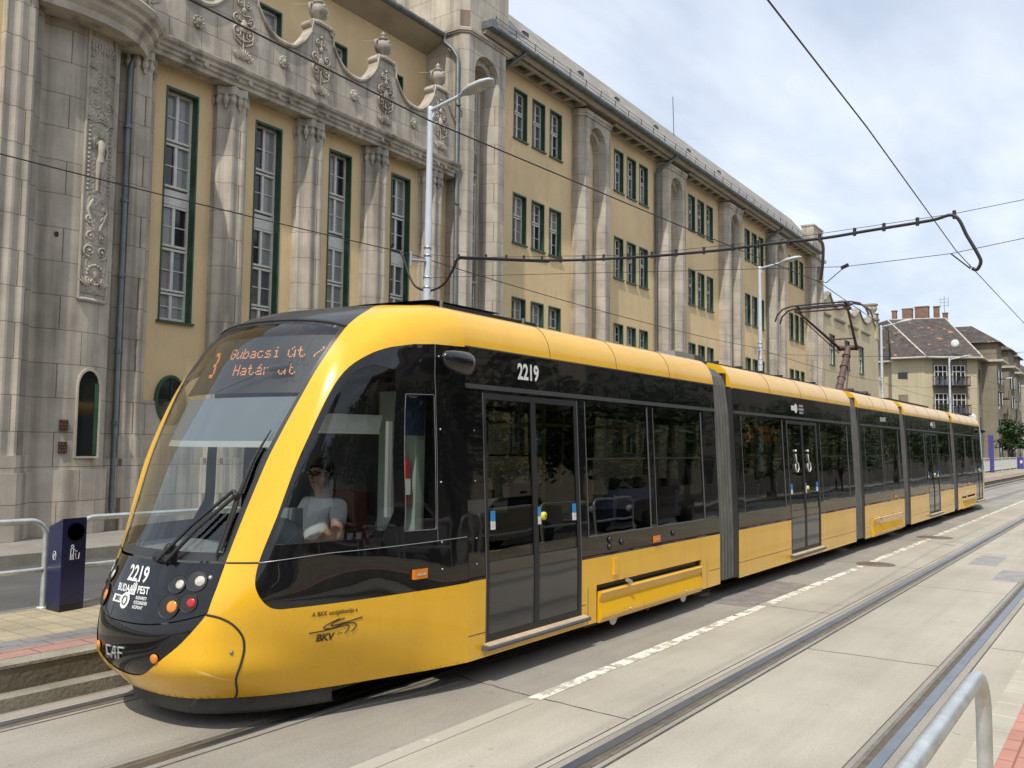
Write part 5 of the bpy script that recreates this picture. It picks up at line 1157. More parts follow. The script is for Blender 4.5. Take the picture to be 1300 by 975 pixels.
def build_nose(rear):
    hole_side = [outer_side, [(-a, b) for a, b in outer_side]]
    front_yel = front_full
    # yellow shell
    outer = [(-8, 0), (8, 0), (8, 12), (-8, 12)]
    # cut: the front group reaches the roof edge, so shell = left part + right part joined below the smile
    fr = [(a, b if b < 11.99 else 12.05) for a, b in front_full]
    sh = patch('front_shell', [(-8, 0.0), (8, 0.0), (8, 12.0)] + [(2.3, 12.0)] + capR[::-1][1:] + inner[::-1][1:] + maskR[1:] + smileR[1:] + [(-a, b) for a, b in smileR[::-1][1:]] + [(-a, b) for a, b in maskR[::-1][1:]] + [(-a, b) for a, b in inner[1:]] + [(-a, b) for a, b in capR[1:]] + [(-8, 12.0)], [outer_side, [(-a, b) for a, b in outer_side]], yellow, tram, rear=rear)
    # black bumper smile, mask, roof cap
    sm = seamR + [(-a, b) for a, b in seamR[::-1][1:]] + [(-a, b) for a, b in smileR[1:]][:-1] + smileR[::-1][:-1]
    patch('bumper_mask', sm, [], blackp, tram, rear=rear, off=-.006, st=.08, gu=.1, gw=.1)
    mk = [(2.03, 3.98)] + maskR[1:] + [(a, b+.035) for a, b in seamR] + [(-a, b+.035) for a, b in seamR[::-1][1:]] + [(-a, b) for a, b in maskR[::-1]][:-1] + [(-2.03, 3.98)]
    lampc = [(1.10, 3.47, .075), (1.50, 3.57, .085), (1.08, 2.91, .095), (1.48, 3.02, .075)]
    patch('front_mask', mk, [], blackp, tram, rear=rear, off=.001, st=.08, gu=.1, gw=.1)
    ce = [(-a, b) for a, b in capR[::-1]]
    patch('roof_cap', [(-2.86, 9.23)] + [(a, 9.23) for a in np.linspace(-2.6, 2.6, 12)] + [(2.86, 9.23)] + capR[1:] + [(-2.3, 12.0)] + [(-a, b) for a, b in capR[::-1][1:-1]], [], roofdark, tram, rear=rear, off=-.002)
    # windshield with black border
    wo = inner + [(a, 9.18) for a in np.linspace(2.6, -2.6, 12)] + [(-a, b) for a, b in inner[::-1]] + [(a, 4.03) for a in np.linspace(-1.8, 1.8, 10)]
    wi = [(a-.20, min(max(b, 4.2), 9.0)) for a, b in inner]; wi = wi + [(-a, b) for a, b in wi[::-1]]
    patch('windshield_border', wo, [wi], darkg, tram, rear=rear, off=-.003, st=.1)
    patch('windshield', wi, [], gl_clear if not rear else pane_b, tram, rear=rear, off=-.004, st=.1)
    for side in (-1, 1):
        sc = patch('side_mask', outer_side, [glassW, glassS], blackp, tram, side=side, rear=rear, off=-.003, st=.1)
        patch('cab_window', glassW, [], gl_cab if not rear else pane_b, tram, side=side, rear=rear, off=-.006)
        patch('cab_window', glassS, [], gl_cab if not rear else pane_b, tram, side=side, rear=rear, off=-.006)
    def onS(u, w, off=0, side=-1): return Vector(SP(u, w, side, rear))+normal(u, w, side, rear)*off
    def line(name, P, r, mat, side=-1, off=.001): g = MB(); g.tube([onS(a, b, off, side) for a, b in dens2(P)], r, 5); return g.build(name, mat, tram)
    # panel gaps
    line('panel_gap', bumperL, .0075, rubd, -1); line('panel_gap', bumperL, .0075, rubd, 1)
    line('panel_gap', [(2.08, 4.0), (3.3, 4.02)], .006, rubd); line('panel_gap', [(-2.08, 4.0), (-3.3, 4.02)], .006, rubd)
    for sd_ in (-1, 1):
        line('chrome_line', [(3.32, 4.02), (5.2, 4.16), (7.1, 4.20), (7.95, 4.22)], .0025, alu, sd_); line('panel_gap', [(6.93, 8.88), (7.04, 7.9), (7.14, 6.95), (7.14, 5.86), (7.14, 4.2)], .0025, midg, sd_)
        line('window_seal', glassS+[glassS[0]], .003, midg, sd_)
    line('roof_seam', [(a, 9.21) for a in np.linspace(-2.86, 2.86, 20)], .012, rubd)
    # lamps
    for sg in (-1, 1):
        for (u, w, r_), mt in zip(lampc, (lensw, lensw, orange, redl)):
            n_ = normal(sg*u, w, -1, rear); c = onS(sg*u, w, .0); s_ = n_.cross(Vector((0, 0, 1))).normalized(); q_ = s_.cross(n_)
            def ring(prof, g):
                V = [c+n_*h+(s_*cos(a)+q_*sin(a))*rr_ for rr_, h in prof for a in np.linspace(0, 2*pi, 25)[:-1]]; k = 24
                g.add(V, [(i*k+j, i*k+(j+1) % k, (i+1)*k+(j+1) % k, (i+1)*k+j) for i in range(len(prof)-1) for j in range(k)], True)
            g = MB(); ring([(r_*.80, .003), (r_*.84, .007), (r_*.80, .008), (r_*.76, .0045)], g); hl = g.build('headlight', blackm, tram); g = MB(); ring([(r_*.77, .0035), (r_*.5, .0042), (.001, .0042)], g); g.build('lamp_cup', cupm, hl)
            n2_ = n_; off_ = s_*(-.30*r_ if True else 0)
            c0 = c; c = c0 - s_*(.26*r_*(1 if s_.y > 0 else -1)); g = MB(); ring([(r_*.40, .004), (r_*.39, .007), (r_*.30, .010), (r_*.16, .012), (.001, .0125)], g); g.build('lens', mt, hl)
        c = onS(sg*.93, 1.53, 0); n_ = normal(sg*.93, 1.53, -1, rear); s_ = n_.cross(Vector((0, 0, 1))).normalized(); q_ = s_.cross(n_); g = MB()
        V = [c+n_*h+(s_*cos(a)+q_*sin(a))*rr_ for rr_, h in [(.030, 0), (.029, .008), (.02, .012), (.001, .013)] for a in np.linspace(0, 2*pi, 21)[:-1]]
        g.add(V, [(i*20+j, i*20+(j+1) % 20, (i+1)*20+(j+1) % 20, (i+1)*20+j) for i in range(3) for j in range(20)], True); g.build('side_reflector', orange, tram)
        g = MB(); c = onS(sg*1.79, 3.66, 0); g.ball(c, .017, 8, 6); g.build('screw_cap', alu, tram); g = MB(); g.ball(onS(sg*2.63, 1.76, 0), .014, 8, 6); g.build('screw_cap', midg, tram)
    # under-nose skirt
    g = MB(); V = []; k = 0; us2 = np.linspace(-3.7, 3.7, 60)
    for u in us2:
        p = Vector(SP(u, .02, -1, rear)); c = Vector((5.6 if not rear else REARX-5.6, YC, p.z)); d_ = (c-p); d_.z = 0; d_ = d_.normalized() if d_.length > .01 else Vector((0, 0, 0))
        V += [p+Vector((0, 0, .02))+d_*.03, p+d_*.05-Vector((0, 0, .10)), p+d_*.09-Vector((0, 0, .125)), p+d_*1.0-Vector((0, 0, .12))]
    g.add(V, [(i*4+j, (i+1)*4+j, (i+1)*4+j+1, i*4+j+1) for i in range(len(us2)-1) for j in range(3)]); g.build('skirt', pmat('skirt_grey'+('r' if rear else ''), (.06, .06, .055), .8, var=.3, vs_=5, bump=.2), tram)
def dens2(P, st=.1):
    out_ = []
    for a, b in zip(P, P[1:]):
        n = max(1, int(sqrt((a[0]-b[0])**2+(a[1]-b[1])**2)/st)); out_ += [(a[0]+(b[0]-a[0])*k/n, a[1]+(b[1]-a[1])*k/n) for k in range(n)]
    return out_+[P[-1]]
build_nose(False); build_nose(True)
# ---- ray lookup on the nose for lettering
us3 = np.linspace(-8, 8, 129); ws3 = np.linspace(0, 12, 121); VV = [SP(u, w) for w in ws3 for u in us3]
bvh = BVHTree.FromPolygons([Vector(v) for v in VV], [(j*129+i, j*129+i+1, (j+1)*129+i+1, (j+1)*129+i) for j in range(120) for i in range(128)])
def front_pt(v, z, out_=.005):
    h, n, i, d = bvh.ray_cast(Vector((1.0, YC-v, z)), Vector((1, 0, 0)))
    return Vector((h.x-out_, h.y, h.z)) if h else Vector((3.4, YC-v, z))
def side_pt(x, z, out_=.005):
    h, n, i, d = bvh.ray_cast(Vector((x, 2.0, z)), Vector((0, 1, 0)))
    return Vector((h.x, h.y-out_, h.z)) if (h and x < 5.38) else Vector((x, YC-hw(z)-out_, z))
HW = [(0, 1.2), (.85, 1.2), (1.10, 1.19), (1.45, 1.175), (1.85, 1.155), (2.3, 1.135), (2.5, 1.127), (2.68, 1.12)]
def hw(z): return float(np.interp(z, [a for a, b in HW], [b for a, b in HW]))
def letter(name, txt, size, mp_, mat, bold=.0, sx=1., shear=0., cx_=0, cy_=0, extra=None, parent=None):
    v, f = text2d(txt, size, bold, sx, 0); g = MB(); g.add([mp_(a+shear*b+cx_, b+cy_) for a, b in v], f)
    # keep faces pointing outward
    return g.build(name, mat, parent or tram)
txw = pmat('lettering_white', (.80, .80, .78), .5, var=.04); txd = pmat('lettering_brown', (.06, .035, .01), .5, var=.1); txg = pmat('badge_grey', (.42, .42, .42), .4, var=.1, metal=.3)
fm_ = lambda a, b: front_pt(a, b)
letter('fleet_number', '2219', .135, fm_, txw, .003, .86, -.30, -.005, .995)
letter('city_name', 'BUDA', .062, fm_, txw, .0015, .92, -.32, -.108, .902); letter('city_name', 'PEST', .062, fm_, txw, .0015, .92, -.32, .118, .905)
g = MB()
for (a, b, c, d) in [(a_-.03, b_-.013, c_-.03, d_-.013) for a_, b_, c_, d_ in ((.005, .885, .018, .94), (.024, .885, .034, .955), (.040, .885, .050, .975), (.056, .885, .066, .955), (.068, .885, .074, .935), (.0, .885, .078, .892), (0, .91, .076, .916))]:
    g.add([front_pt(a, b), front_pt(c, b), front_pt(c, d), front_pt(a, d)], [(0, 3, 2, 1)])
g.build('city_emblem', txw, tram)
def blob(P, mp_, name, mat): g = MB(); g.add([mp_(a, b) for a, b in P], [tuple(range(len(P)))]); return g.build(name, mat, tram)
P = [(-.16, .815), (-.04, .815), (-.04, .808)] + [(.0+.052*cos(t_), .835+.052*sin(t_)) for t_ in np.linspace(-2.5, 2.5, 16)] + [(-.05, .862), (-.16, .862)]
blob([(a-.04, b-.005) for a, b in P], fm_, 'operator_logo', txw)
letter('operator_logo_text', 'BKK', .040, lambda a, b: front_pt(a, b, .008), blackm, .001, .9, .0, -.135, .834)
g = MB(); ringp = [(.0+.026*cos(t_), .832+.026*sin(t_)) for t_ in np.linspace(0, 6.28, 20)]; g.tube([front_pt(a-.04, b, .009) for a, b in ringp], .003, 5); g.build('operator_logo_ring', blackm, tram)
for k, tx in enumerate(('BUDAPESTI', 'KÖZLEKEDÉSI', 'KÖZPONT')): letter('operator_name', tx, .026, fm_, txw, .0006, .82, 0, .125+(.006*k if k < 2 else -.01), .858-.029*k)
# maker's badge on the bumper
def bm_(a, b): return front_pt(a, b, .004)
g = MB()
def bar(a0, b0, a1, b1, c_, d_):   # slanted bar
    g.add([bm_(a0, b0), bm_(a1, b1), bm_(a1+c_, b1+d_), bm_(a0+c_, b0+d_)], [(0, 1, 2, 3)])
bx, bz = -.17, .465
for (a0, b0, a1, b1) in ((0, .062, .062, .066), (0, .002, .05, .006), (0, .002, 0, .062)): g.tube([bm_(bx+a0, bz+b0), bm_(bx+a1, bz+b1)], .0075, 5)
for (a0, b0, a1, b1) in ((.055, -.012, .10, .066), (.10, .066, .135, .066), (.118, .066, .112, -.01), (.078, .022, .125, .026)): g.tube([bm_(bx+a0, bz+b0), bm_(bx+a1, bz+b1)], .0075, 5)
for (a0, b0, a1, b1) in ((.16, .070, .15, -.005), (.16, .070, .225, .075), (.155, .035, .20, .038)): g.tube([bm_(bx+a0, bz+b0), bm_(bx+a1, bz+b1)], .0075, 5)
g.build('maker_badge', txg, tram)
# operator mark on the yellow side
sp_ = lambda a, b: side_pt(a, b)
sq_ = lambda a, b: side_pt(4.04+(a-4.04)*.92+.13, .66+(b-.66)*.9-.015)
letter('operator_note', 'A BKK szolgáltatója a', .046, sq_, txd, .0006, .90, .0, 4.04, .775)
letter('operator_mark', 'BKV', .072, sq_, txd, .003, 1.0, .0, 3.985, .592); letter('operator_mark', 'Zrt.', .032, sq_, txd, .0, .9, .0, 4.095, .612)
g = MB()
for P in ([(3.86, .628), (3.98, .636), (4.10, .652), (4.15, .655), (4.165, .64), (4.15, .61), (4.135, .595)], [(4.08, .712), (4.02, .692), (3.965, .665), (3.975, .648), (4.03, .648), (4.12, .668), (4.20, .665), (4.225, .645), (4.21, .62), (4.19, .60)], [(4.12, .712), (4.06, .695), (4.02, .676), (4.03, .665), (4.12, .676), (4.27, .700)]):
    g.tube([sq_(a, b+.012)+Vector((0, .004, 0)) for a, b in spl(P, 4)], .0042, 5)
g.build('operator_mark', txd, tram)
# ---- straight modules
ROOF = [Sn(8, w)[1:] for w in (9.0, 9.5, 10, 10.5, 11, 11.5, 12)]
ROOF = [(YC-float(a), float(b)) for a, b in ROOF]          # (half width, z)
ROOF[0] = (1.12, 2.68)
def prof(z0, z1):
    zs = [z0]+[a for a, b in HW if z0 < a < z1]+[z1]; return [(hw(z), z) for z in zs]
def sbox(g, x0, x1, z0, z1, side, off=0., th=.03):
    P = prof(z0, z1); ring = [(YC+side*(h+off), z) for h, z in P]+[(YC+side*(h+off-th), z) for h, z in P[::-1]]
    g.prism(ring, x0, x1, 'x')
def srects(g, x0, x1, z0, z1, holes, side, off=0., th=.03):
    for a, b, c, d in rects(x0, x1, z0, z1, holes): sbox(g, a, b, c, d, side, off, th)
seat_m = pmat('seat_fabric', (.03, .045, .12), .8, var=.3, vs_=12); floor_m = pmat('tram_floor', (.16, .16, .165), .7, var=.15, vs_=5); int_m = pmat('interior_grey', (.38, .38, .37), .6, var=.08); pole_m = pmat('grab_pole', (.65, .5, .05), .35, var=.05, coat=.3)
door_m = pmat('door_frame_black', (.016, .016, .017), .5, var=.15)
alu_d = pmat('door_edge', (.13, .13, .135), .4, metal=.3, var=.1)
def door(x0, x1, side, z0=.31, z1=2.31):
    g = MB(); m = (x0+x1)/2; fr = .045
    srects(g, x0, x1, z0, z1, [(x0+fr, m-.035, z0+.06, z1-.05), (m+.035, x1-fr, z0+.06, z1-.05)], side, -.002, .04)
    d_ = g.build('door', door_m, tram)
    for a, b in ((x0+fr, m-.035), (m+.035, x1-fr)):
        g = MB(); sbox(g, a, b, .95, z1-.05, side, -.012, .012); g.build('door_pane', gl_tint, d_)
        g = MB(); sbox(g, a, b, z0+.06, .945, side, -.010, .018); g.build('lower_reflection_panel', pane_low, d_)  # opaque grey stands in for the road mirrored in the full-height glass
    for x_ in (x0-.004, x1-.004): g = MB(); sbox(g, x_, x_+.012, z0, z1, side, .002, .02); g.build('door_seal', alu_d, d_)
    y_ = YC+side*(hw(1.25)+.0)
    g = MB(); g.lathe([(.035, 0), (.035, side*.022), (.022, side*.03)], (m+.105, YC+side*(hw(1.27)-.004), 1.27), 16, 'y'); bt_ = g.build('door_button', pmat('button_yellow', (.80, .66, .05), .35, var=.05), d_)
    g = MB(); g.lathe([(.014, 0), (.012, side*.008)], (m+.105, YC+side*(hw(1.27)+.026), 1.27), 12, 'y'); g.build('button_centre', pmat('button_green', (.15, .3, .12), .4, var=.1), d_)
    for xs_ in (x0+.085, m+.045-.02, x1-.12):
        g = MB(); sbox(g, xs_, xs_+.05, 1.27, 1.35, side, .0, .012); g.build('blue_sticker', pmat('sticker_blue', (.03, .25, .62), .4, var=.03), d_)
        g = MB(); sbox(g, xs_, xs_+.05, 1.20, 1.268, side, .0, .012); g.build('white_sticker', pmat('sticker_white', (.7, .7, .7), .4, var=.15, vs_=40), d_)
    g = MB(); g.prism([(YC+side*1.19, .265), (YC+side*1.258, .268), (YC+side*1.266, .285), (YC+side*1.258, .300), (YC+side*1.19, .305)], x0-.05, x1+.08, 'x'); g.build('door_sill', pmat('sill_body', (.10, .10, .105), .55, var=.2, vs_=8), d_); g = MB(); g.prism([(YC+side*1.19, .3055), (YC+side*1.255, .3005), (YC+side*1.252, .308), (YC+side*1.19, .317)], x0-.02, x1+.05, 'x'); g.build('sill_top', pmat('sill_top', (.55, .45, .32), .6, var=.2, vs_=8), d_)  # dark sill body with a paler strip along its top
pane_low = glosspanel('door_road_grey', (.045, .045, .042), .06, .06)
sealm = pmat('seal_grey', (.11, .11, .112), .4, var=.1)
def win(x0, x1, side, z0=1.02, z1=2.31, slide=False):
    g = MB(); sbox(g, x0, x1, z0, z1, side, -.008, .010); w_ = g.build('side_window', gl_tint, tram)
    g = MB()
    for a in (x0, x1-.012): sbox(g, a, a+.012, z0, z1, side, .001, .012)
    sbox(g, x0+.012, x1-.012, z0, z0+.012, side, .001, .012); g.build('window_seal', sealm, w_)
    if slide:
        a, b, c, d = x0+.42*(x1-x0), x0+.92*(x1-x0), 1.80, 2.13; g = MB()
        q = lambda x, z: (x, YC+side*(hw(z)-.03), z)
        g.tube([q(a+.03, c), q(b-.05, c), q(b-.012, c+.02), q(b, c+.06), q(b, d-.05), q(b-.02, d-.01), q(b-.06, d), q(a+.03, d)], .008, 6); g.tube([q(x0+.05, 1.76), q(x1-.05, 1.76)], .016, 6); g.build('vent_frame', midg, w_)
def module(x0, x1, doors, wins_, hatch=None, cap0=True, cap1=True, slides=()):
    for side in (-1, 1):
        yl = MB(); bk = MB(); holes = [(a, b, .0, 2.31) for a, b in doors]
        hl = [(hatch[0], hatch[1], .0, .56)] if hatch else []
        srects(yl, x0, x1, .21, .82, [(a, b, .318, .82) for a, b in doors]+hl, side)
        yl.build('lower_side_panel', yellow, tram)
        g = MB()
        for a, b in ((x0, x1),):
            srects(g, a, b, .40, .406, [(c, d, .3, .5) for c, d in doors]+([(hatch[0]-.2, hatch[1]+.2, .3, .5)] if hatch else []), side, .0008, .01)
        if hatch: sbox(g, hatch[0]-.16, hatch[0]-.154, .21, .56, side, .0008, .01); sbox(g, hatch[1]+.154, hatch[1]+.16, .21, .56, side, .0008, .01)
        g.build('panel_gap', rubd, tram)
        srects(bk, x0, x1, .8201, 2.335, [(a, b, .8, 2.31) for a, b in doors]+[(a, b, 1.02, 2.31) for a, b in wins_], side, -.001)
        bk.build('window_band', blackp, tram)
        g = MB(); sbox(g, x0, x1, 2.375, 2.675, side, -.0005); g.build('upper_fascia', blackp, tram)
        g = MB(); sbox(g, x0, x1, 2.3355, 2.3745, side, .004); sbox(g, x0, x1, 2.665, 2.676, side, .004, .02); g.build('trim_strip', pmat('trim_'+str(len(MATS)), (.075, .075, .078), .4, metal=.2, var=.1), tram)
        R2 = [(YC+side*h, z) for h, z in ROOF]; ring = R2+[(YC+side*(h-.05), z-.03) for h, z in ROOF[::-1]]
        e0 = .05 if cap0 else 0; e1 = .05 if cap1 else 0
        g = MB(); ROS = [Sn(8, w_)[1:] for w_ in np.linspace(8.93, 12, 19)]; RS = [(YC+side*(YC-float(a_)), float(b_)) for a_, b_ in ROS]; xa, xb = x0-e0, x1+e1; m_ = len(RS)
        V_ = [(xx_, a_, b_) for xx_ in (xa, xb) for a_, b_ in RS]; g.add(V_, [((i_, i_+1, m_+i_+1, m_+i_) if side > 0 else (i_, m_+i_, m_+i_+1, i_+1)) for i_ in range(m_-1)], True)
        RI = [(a_-side*.10, b_-.07) for a_, b_ in RS]
        for xx_ in (xa, xb): g.add([(xx_, a_, b_) for a_, b_ in RS]+[(xx_, a_, b_) for a_, b_ in RI[::-1]], [tuple(range(2*m_))])
        g.add([(xa, *RS[0]), (xb, *RS[0]), (xb, *RI[0]), (xa, *RI[0])], [(0, 1, 2, 3)]); g.add([(xx_, a_, b_) for xx_ in (xa, xb) for a_, b_ in RI], [(i_, i_+1, m_+i_+1, m_+i_) for i_ in range(m_-1)])
        g.build('roof_fairing', yellow, tram)
        g = MB()
        for q_ in range(1, 4 if x1-x0 > 4.5 else 3):
            xs_ = x0+(x1-x0)*q_/(4 if x1-x0 > 4.5 else 3); g.tube([(xs_, a_+side*.000, b_+.001) for a_, b_ in RS], .003, 4)
        g.build('roof_seam', rubd, tram)
        for a, b in doors: door(a, b, side)
        for k, (a, b) in enumerate(wins_): win(a, b, side, slide=k in slides)
        if hatch:
            a, b = hatch; g = MB(); y_ = YC+side*1.2; s_ = side; topz = .555 if 17 < x0 < 18 else .495
            g.prism([(y_-s_*.03, .20), (y_+s_*.012, .20), (y_+s_*.035, .245), (y_+s_*.035, .27), (y_+s_*.002, .40), (y_+s_*.03, topz-.015), (y_+s_*.022, topz), (y_-s_*.01, topz)], a+.04, b-.04, 'x'); h_ = g.build('bogie_cover', yellow, tram)
            g = MB(); g.box(a, b, y_-s_*.05, y_-s_*.06, .2, .56); g.build('bogie_recess', blackm, h_)
            g = MB()
            for x_ in (a+.62, b-.5): g.lathe([(.014, 0), (.01, s_*.008)], (x_, y_+s_*.036, .26), 10, 'y')
            g.tube([(a+.55, y_+s_*.03, .55), (a+.62, y_+s_*.045, .52)], .02, 6); g.build('cover_bolt', alu, h_)
    # roof, floor, ceiling
    rz0 = min(ROOF, key=lambda p: p[0])
    g = MB(); g.box(x0, x1, YC-.82, YC+.82, 2.93, 3.0); g.build('roof', darkg, tram)
    g = MB(); g.box(x0, x1, YC-1.12, YC+1.12, .30, .345); g.build('floor', floor_m, tram); g = MB(); g.box(x0, x1, YC-1.05, YC+1.05, 2.36, 2.40); g.build('ceiling', int_m, tram)
    g = MB(); gs = MB()
    for (a, b) in wins_:
        n = max(1, int((b-a)/.75))
        for k in range(n):
            xs_ = a+.1+k*.75
            for sd_ in (-1, 1):
                for yy in (.58, 1.0): y_ = YC+sd_*(yy-.02); gs.box(xs_, xs_+.42, y_-.19, y_+.19, .74, .80); gs.prism([(xs_+.36, .80), (xs_+.42, .80), (xs_+.50, 1.38), (xs_+.44, 1.40)], y_-.19, y_+.19, 'y'); g.box(xs_+.1, xs_+.32, y_-.05, y_+.05, .345, .74)
    gs.build('seats', seat_m, tram); 
    for (a, b) in doors:
        for x_ in (a-.1, b+.1):
            for sd_ in (-1, 1): g.tube([(x_, YC+sd_*.7, .345), (x_, YC+sd_*.7, 2.36)], .018, 8)
    g.tube([(x0+.1, YC-.5, 2.1), (x1-.1, YC-.5, 2.1)], .017, 6); g.build('grab_poles', pole_m, tram)
    g = MB(); g.box(x0, x1, YC-1.0, YC+1.0, .16, .295); g.build('underframe', blackm, tram)
M1 = (5.4, 10.38); M2 = (11.02, 16.72); M3 = (17.37, 20.75); M4 = (21.38, 27.0); M5 = (27.63, 32.5)
module(*M1, [(5.62, 7.08)], [(7.22, 8.54), (8.66, 9.96)], hatch=(7.36, 9.82), cap0=False, cap1=False, slides=(0, 1))
module(*M2, [(13.1, 14.57)], [(11.26, 12.92), (14.76, 16.42)], slides=(1,))
module(*M3, [], [(17.62, 19.0), (19.12, 20.5)], hatch=(17.86, 20.46), slides=(0,))
module(*M4, [(23.5, 24.95)], [(21.62, 23.32), (25.12, 26.75)], slides=(1,))
module(*M5, [(31.0, 32.3)], [(27.88, 29.3), (29.42, 30.84)], hatch=(28.3, 30.75), cap1=False)
# bellows and end frames
for (a, b) in ((10.38, 11.02), (16.72, 17.37), (20.75, 21.38), (27.0, 27.63)):
    def ringat(x, o):
        P = [(1.2+o-.03, .24), (1.2+o-.03, .85), (1.13+o-.02, 2.3), (1.10+o-.03, 2.68), (1.06+o-.03, 2.80), (.96+o-.03, 2.90), (.80, 2.94+o)]
        return [(x, YC-h, z) for h, z in P]+[(x, YC+h, z) for h, z in P[::-1]]
    ns = 15; V = []; b1 = b-.17
    for i in range(ns): V += ringat(a+(b1-a)*i/(ns-1), -.045 if i % 3 == 0 else .022)
    n = 14; g = MB(); g.add(V, [(i*n+j, (i+1)*n+j, (i+1)*n+j+1, i*n+j+1) for i in range(ns-1) for j in range(n-1)], False); g.build('bellows', rub, tram)
    g = MB()
    for side in (-1, 1): sbox(g, b1, b-.002, .23, 2.68, side, -.004, .06)
    g.box(b1, b-.002, YC-1.05, YC+1.05, 2.68, 2.86); g.build('end_frame', blackm, tram)
    g = MB(); g.box(a-.06, b+.06, YC-.6, YC+.6, 2.98, 3.06); g.build('roof_joint', darkg, tram)
g = MB(); g.box(4.25, 5.4, YC-.78, YC+.78, .14, .29); g.box(32.5, 33.6, YC-.78, YC+.78, .14, .29); g.build('underframe', blackm, tram)  # boxes added under the noses to block sun and keep the shadow unbroken
# wheels
for xb in (7.75, 9.42, 18.3, 20.0, 28.7, 30.4):
    for side in (-1, 1): g = MB(); y_ = YC+side*.72; g.lathe([(.05, -.06), (.22, -.05), (.29, -.06), (.29, .05), (.24, .06), (.2, .03), (.06, .05)], (xb, y_, .30), 24, 'y'); g.lathe([(.07, 0), (.06, side*.3)], (xb, y_, .30), 14, 'y'); g.build('wheel', midg, tram)
for xb in (8.58, 19.15, 29.55):
    g = MB(); g.box(xb-1.2, xb+1.2, YC-1.05, YC-.95, .13, .24); g.box(xb-1.2, xb+1.2, YC+.95, YC+1.05, .13, .24); g.box(xb-1.1, xb+1.1, YC-.8, YC+.8, .2, .4)
    for q in (-.9, -.62, -.5, -.1, .05, .45, .52, .95): g.box(xb+q-.03, xb+q+.03, YC-1.10, YC-1.04, .12+.05*random.random(), .2)
    g.build('bogie', blackm, tram)
for x_ in (7.78, 9.42): g = MB(); g.lathe([(.085, -.02), (.08, 0), (.03, .005)], (x_, YC-1.13, .20), 18, 'y'); g.build('axle_cover', alu, tram)
# side marks
letter('fleet_number', '2219', .19, sp_, txw, .006, .86, 0, 6.28, 2.515)
def badge(x, z, s=1):
    P = [(x, z), (x+.12*s, z), (x+.12*s, z-.012*s)] + [(x+.165*s+.055*s*cos(t_), z+.027*s+.055*s*sin(t_)) for t_ in np.linspace(-2.5, 2.5, 14)] + [(x+.12*s, z+.055*s), (x, z+.055*s)]
    g = MB(); g.add([side_pt(a, b) for a, b in P], [tuple(range(len(P)))]); g.build('operator_logo', txw, tram)
    for k, tx in enumerate(('BUDAPESTI', 'KÖZLEKEDÉSI', 'KÖZPONT')): letter('operator_name', tx, .034*s, sp_, txw, .001, .9, 0, x+.36*s, z+.06*s-.04*s*k)
badge(13.35, 2.47, 1.35); letter('city_name', 'BUDAPEST', .12, sp_, txw, .003, .9, 0, 19.2, 2.5); badge(24.2, 2.5, 1.4)
for x_ in (13.45, 14.05):   # accessibility figures on the second door
    g = MB(); q = lambda a, b: side_pt(x_+a, b, .0)
    g.tube([q(.02+.0, 1.80), q(.03, 1.68), q(.10, 1.66), q(.13, 1.56)], .011, 5); g.tube([q(.05+.075*cos(t_), 1.60+.075*sin(t_)) for t_ in np.linspace(2.4, 6.6, 12)], .008, 5); g.ball(q(.02, 1.85), .020, 8, 6); g.build('wheelchair_sign', txw, tram)
for x_, z_ in ((4.87, .945), (8.63, .905), (19.9, .905), (29.6, .905)):
    g = MB(); p = side_pt(x_, z_, 0); g.box(x_-.07, x_+.07, p.y-.018, p.y+.01, z_-.04, z_+.03); ob = g.build('side_marker', orange, tram); g = MB(); g.box(x_-.045, x_+.045, p.y-.021, p.y-.019, z_-.015, z_+.0); g.build('marker_lens', lensw, ob)
g = MB(); g.box(7.68, 7.77, YC-1.215, YC-1.19, .62, .78); g.build('lock_cover', yellow, tram)
g = MB()
for (x_, z_) in ((7.62, .90), (7.62, .97), (7.86, .93), (9.05, .93)): g.lathe([(.035, 0), (.03, -.012)], (x_, YC-1.2, z_), 12, 'y')
g.build('socket_cover', blackm, tram)
g = MB()
for z_ in (2.56, 2.0, 1.6, 1.15, .95): p = side_pt(5.10, z_, .001); g.ball(p, .008, 6, 4); p = side_pt(5.5, z_, .001); g.ball(p, .006, 6, 4)
g.build('screw_heads', alu, tram)
# mirrors (rounded camera pods)
mirm = pmat('mirror_black', (.012, .012, .013), .22, var=.1, coat=.3)
for side, x_, rr_ in ((-1, 5.17, False), (1, 5.17, False), (-1, REARX-5.17-.3, True), (1, REARX-5.17-.3, True)):
    g = MB(); y_ = YC+side*1.235; V = []; n = 16
    for i, (t_, a, b) in enumerate([(0, .01, .01), (.01, .045, .035), (.04, .07, .06), (.12, .092, .085), (.22, .105, .095), (.30, .108, .095), (.34, .10, .085), (.345, .04, .04)]):
        for k in range(n): an = 2*pi*k/n; V.append((x_-.17+t_*.95, y_+side*.0+b*cos(an)*.7, 2.54+.86*a*sin(an)*(.85 if sin(an) > 0 else 1.15)-t_*.05))
    g.add(V, [(i*n+k, i*n+(k+1) % n, (i+1)*n+(k+1) % n, (i+1)*n+k) for i in range(7) for k in range(n)], True); g.build('mirror', mirm, tram)
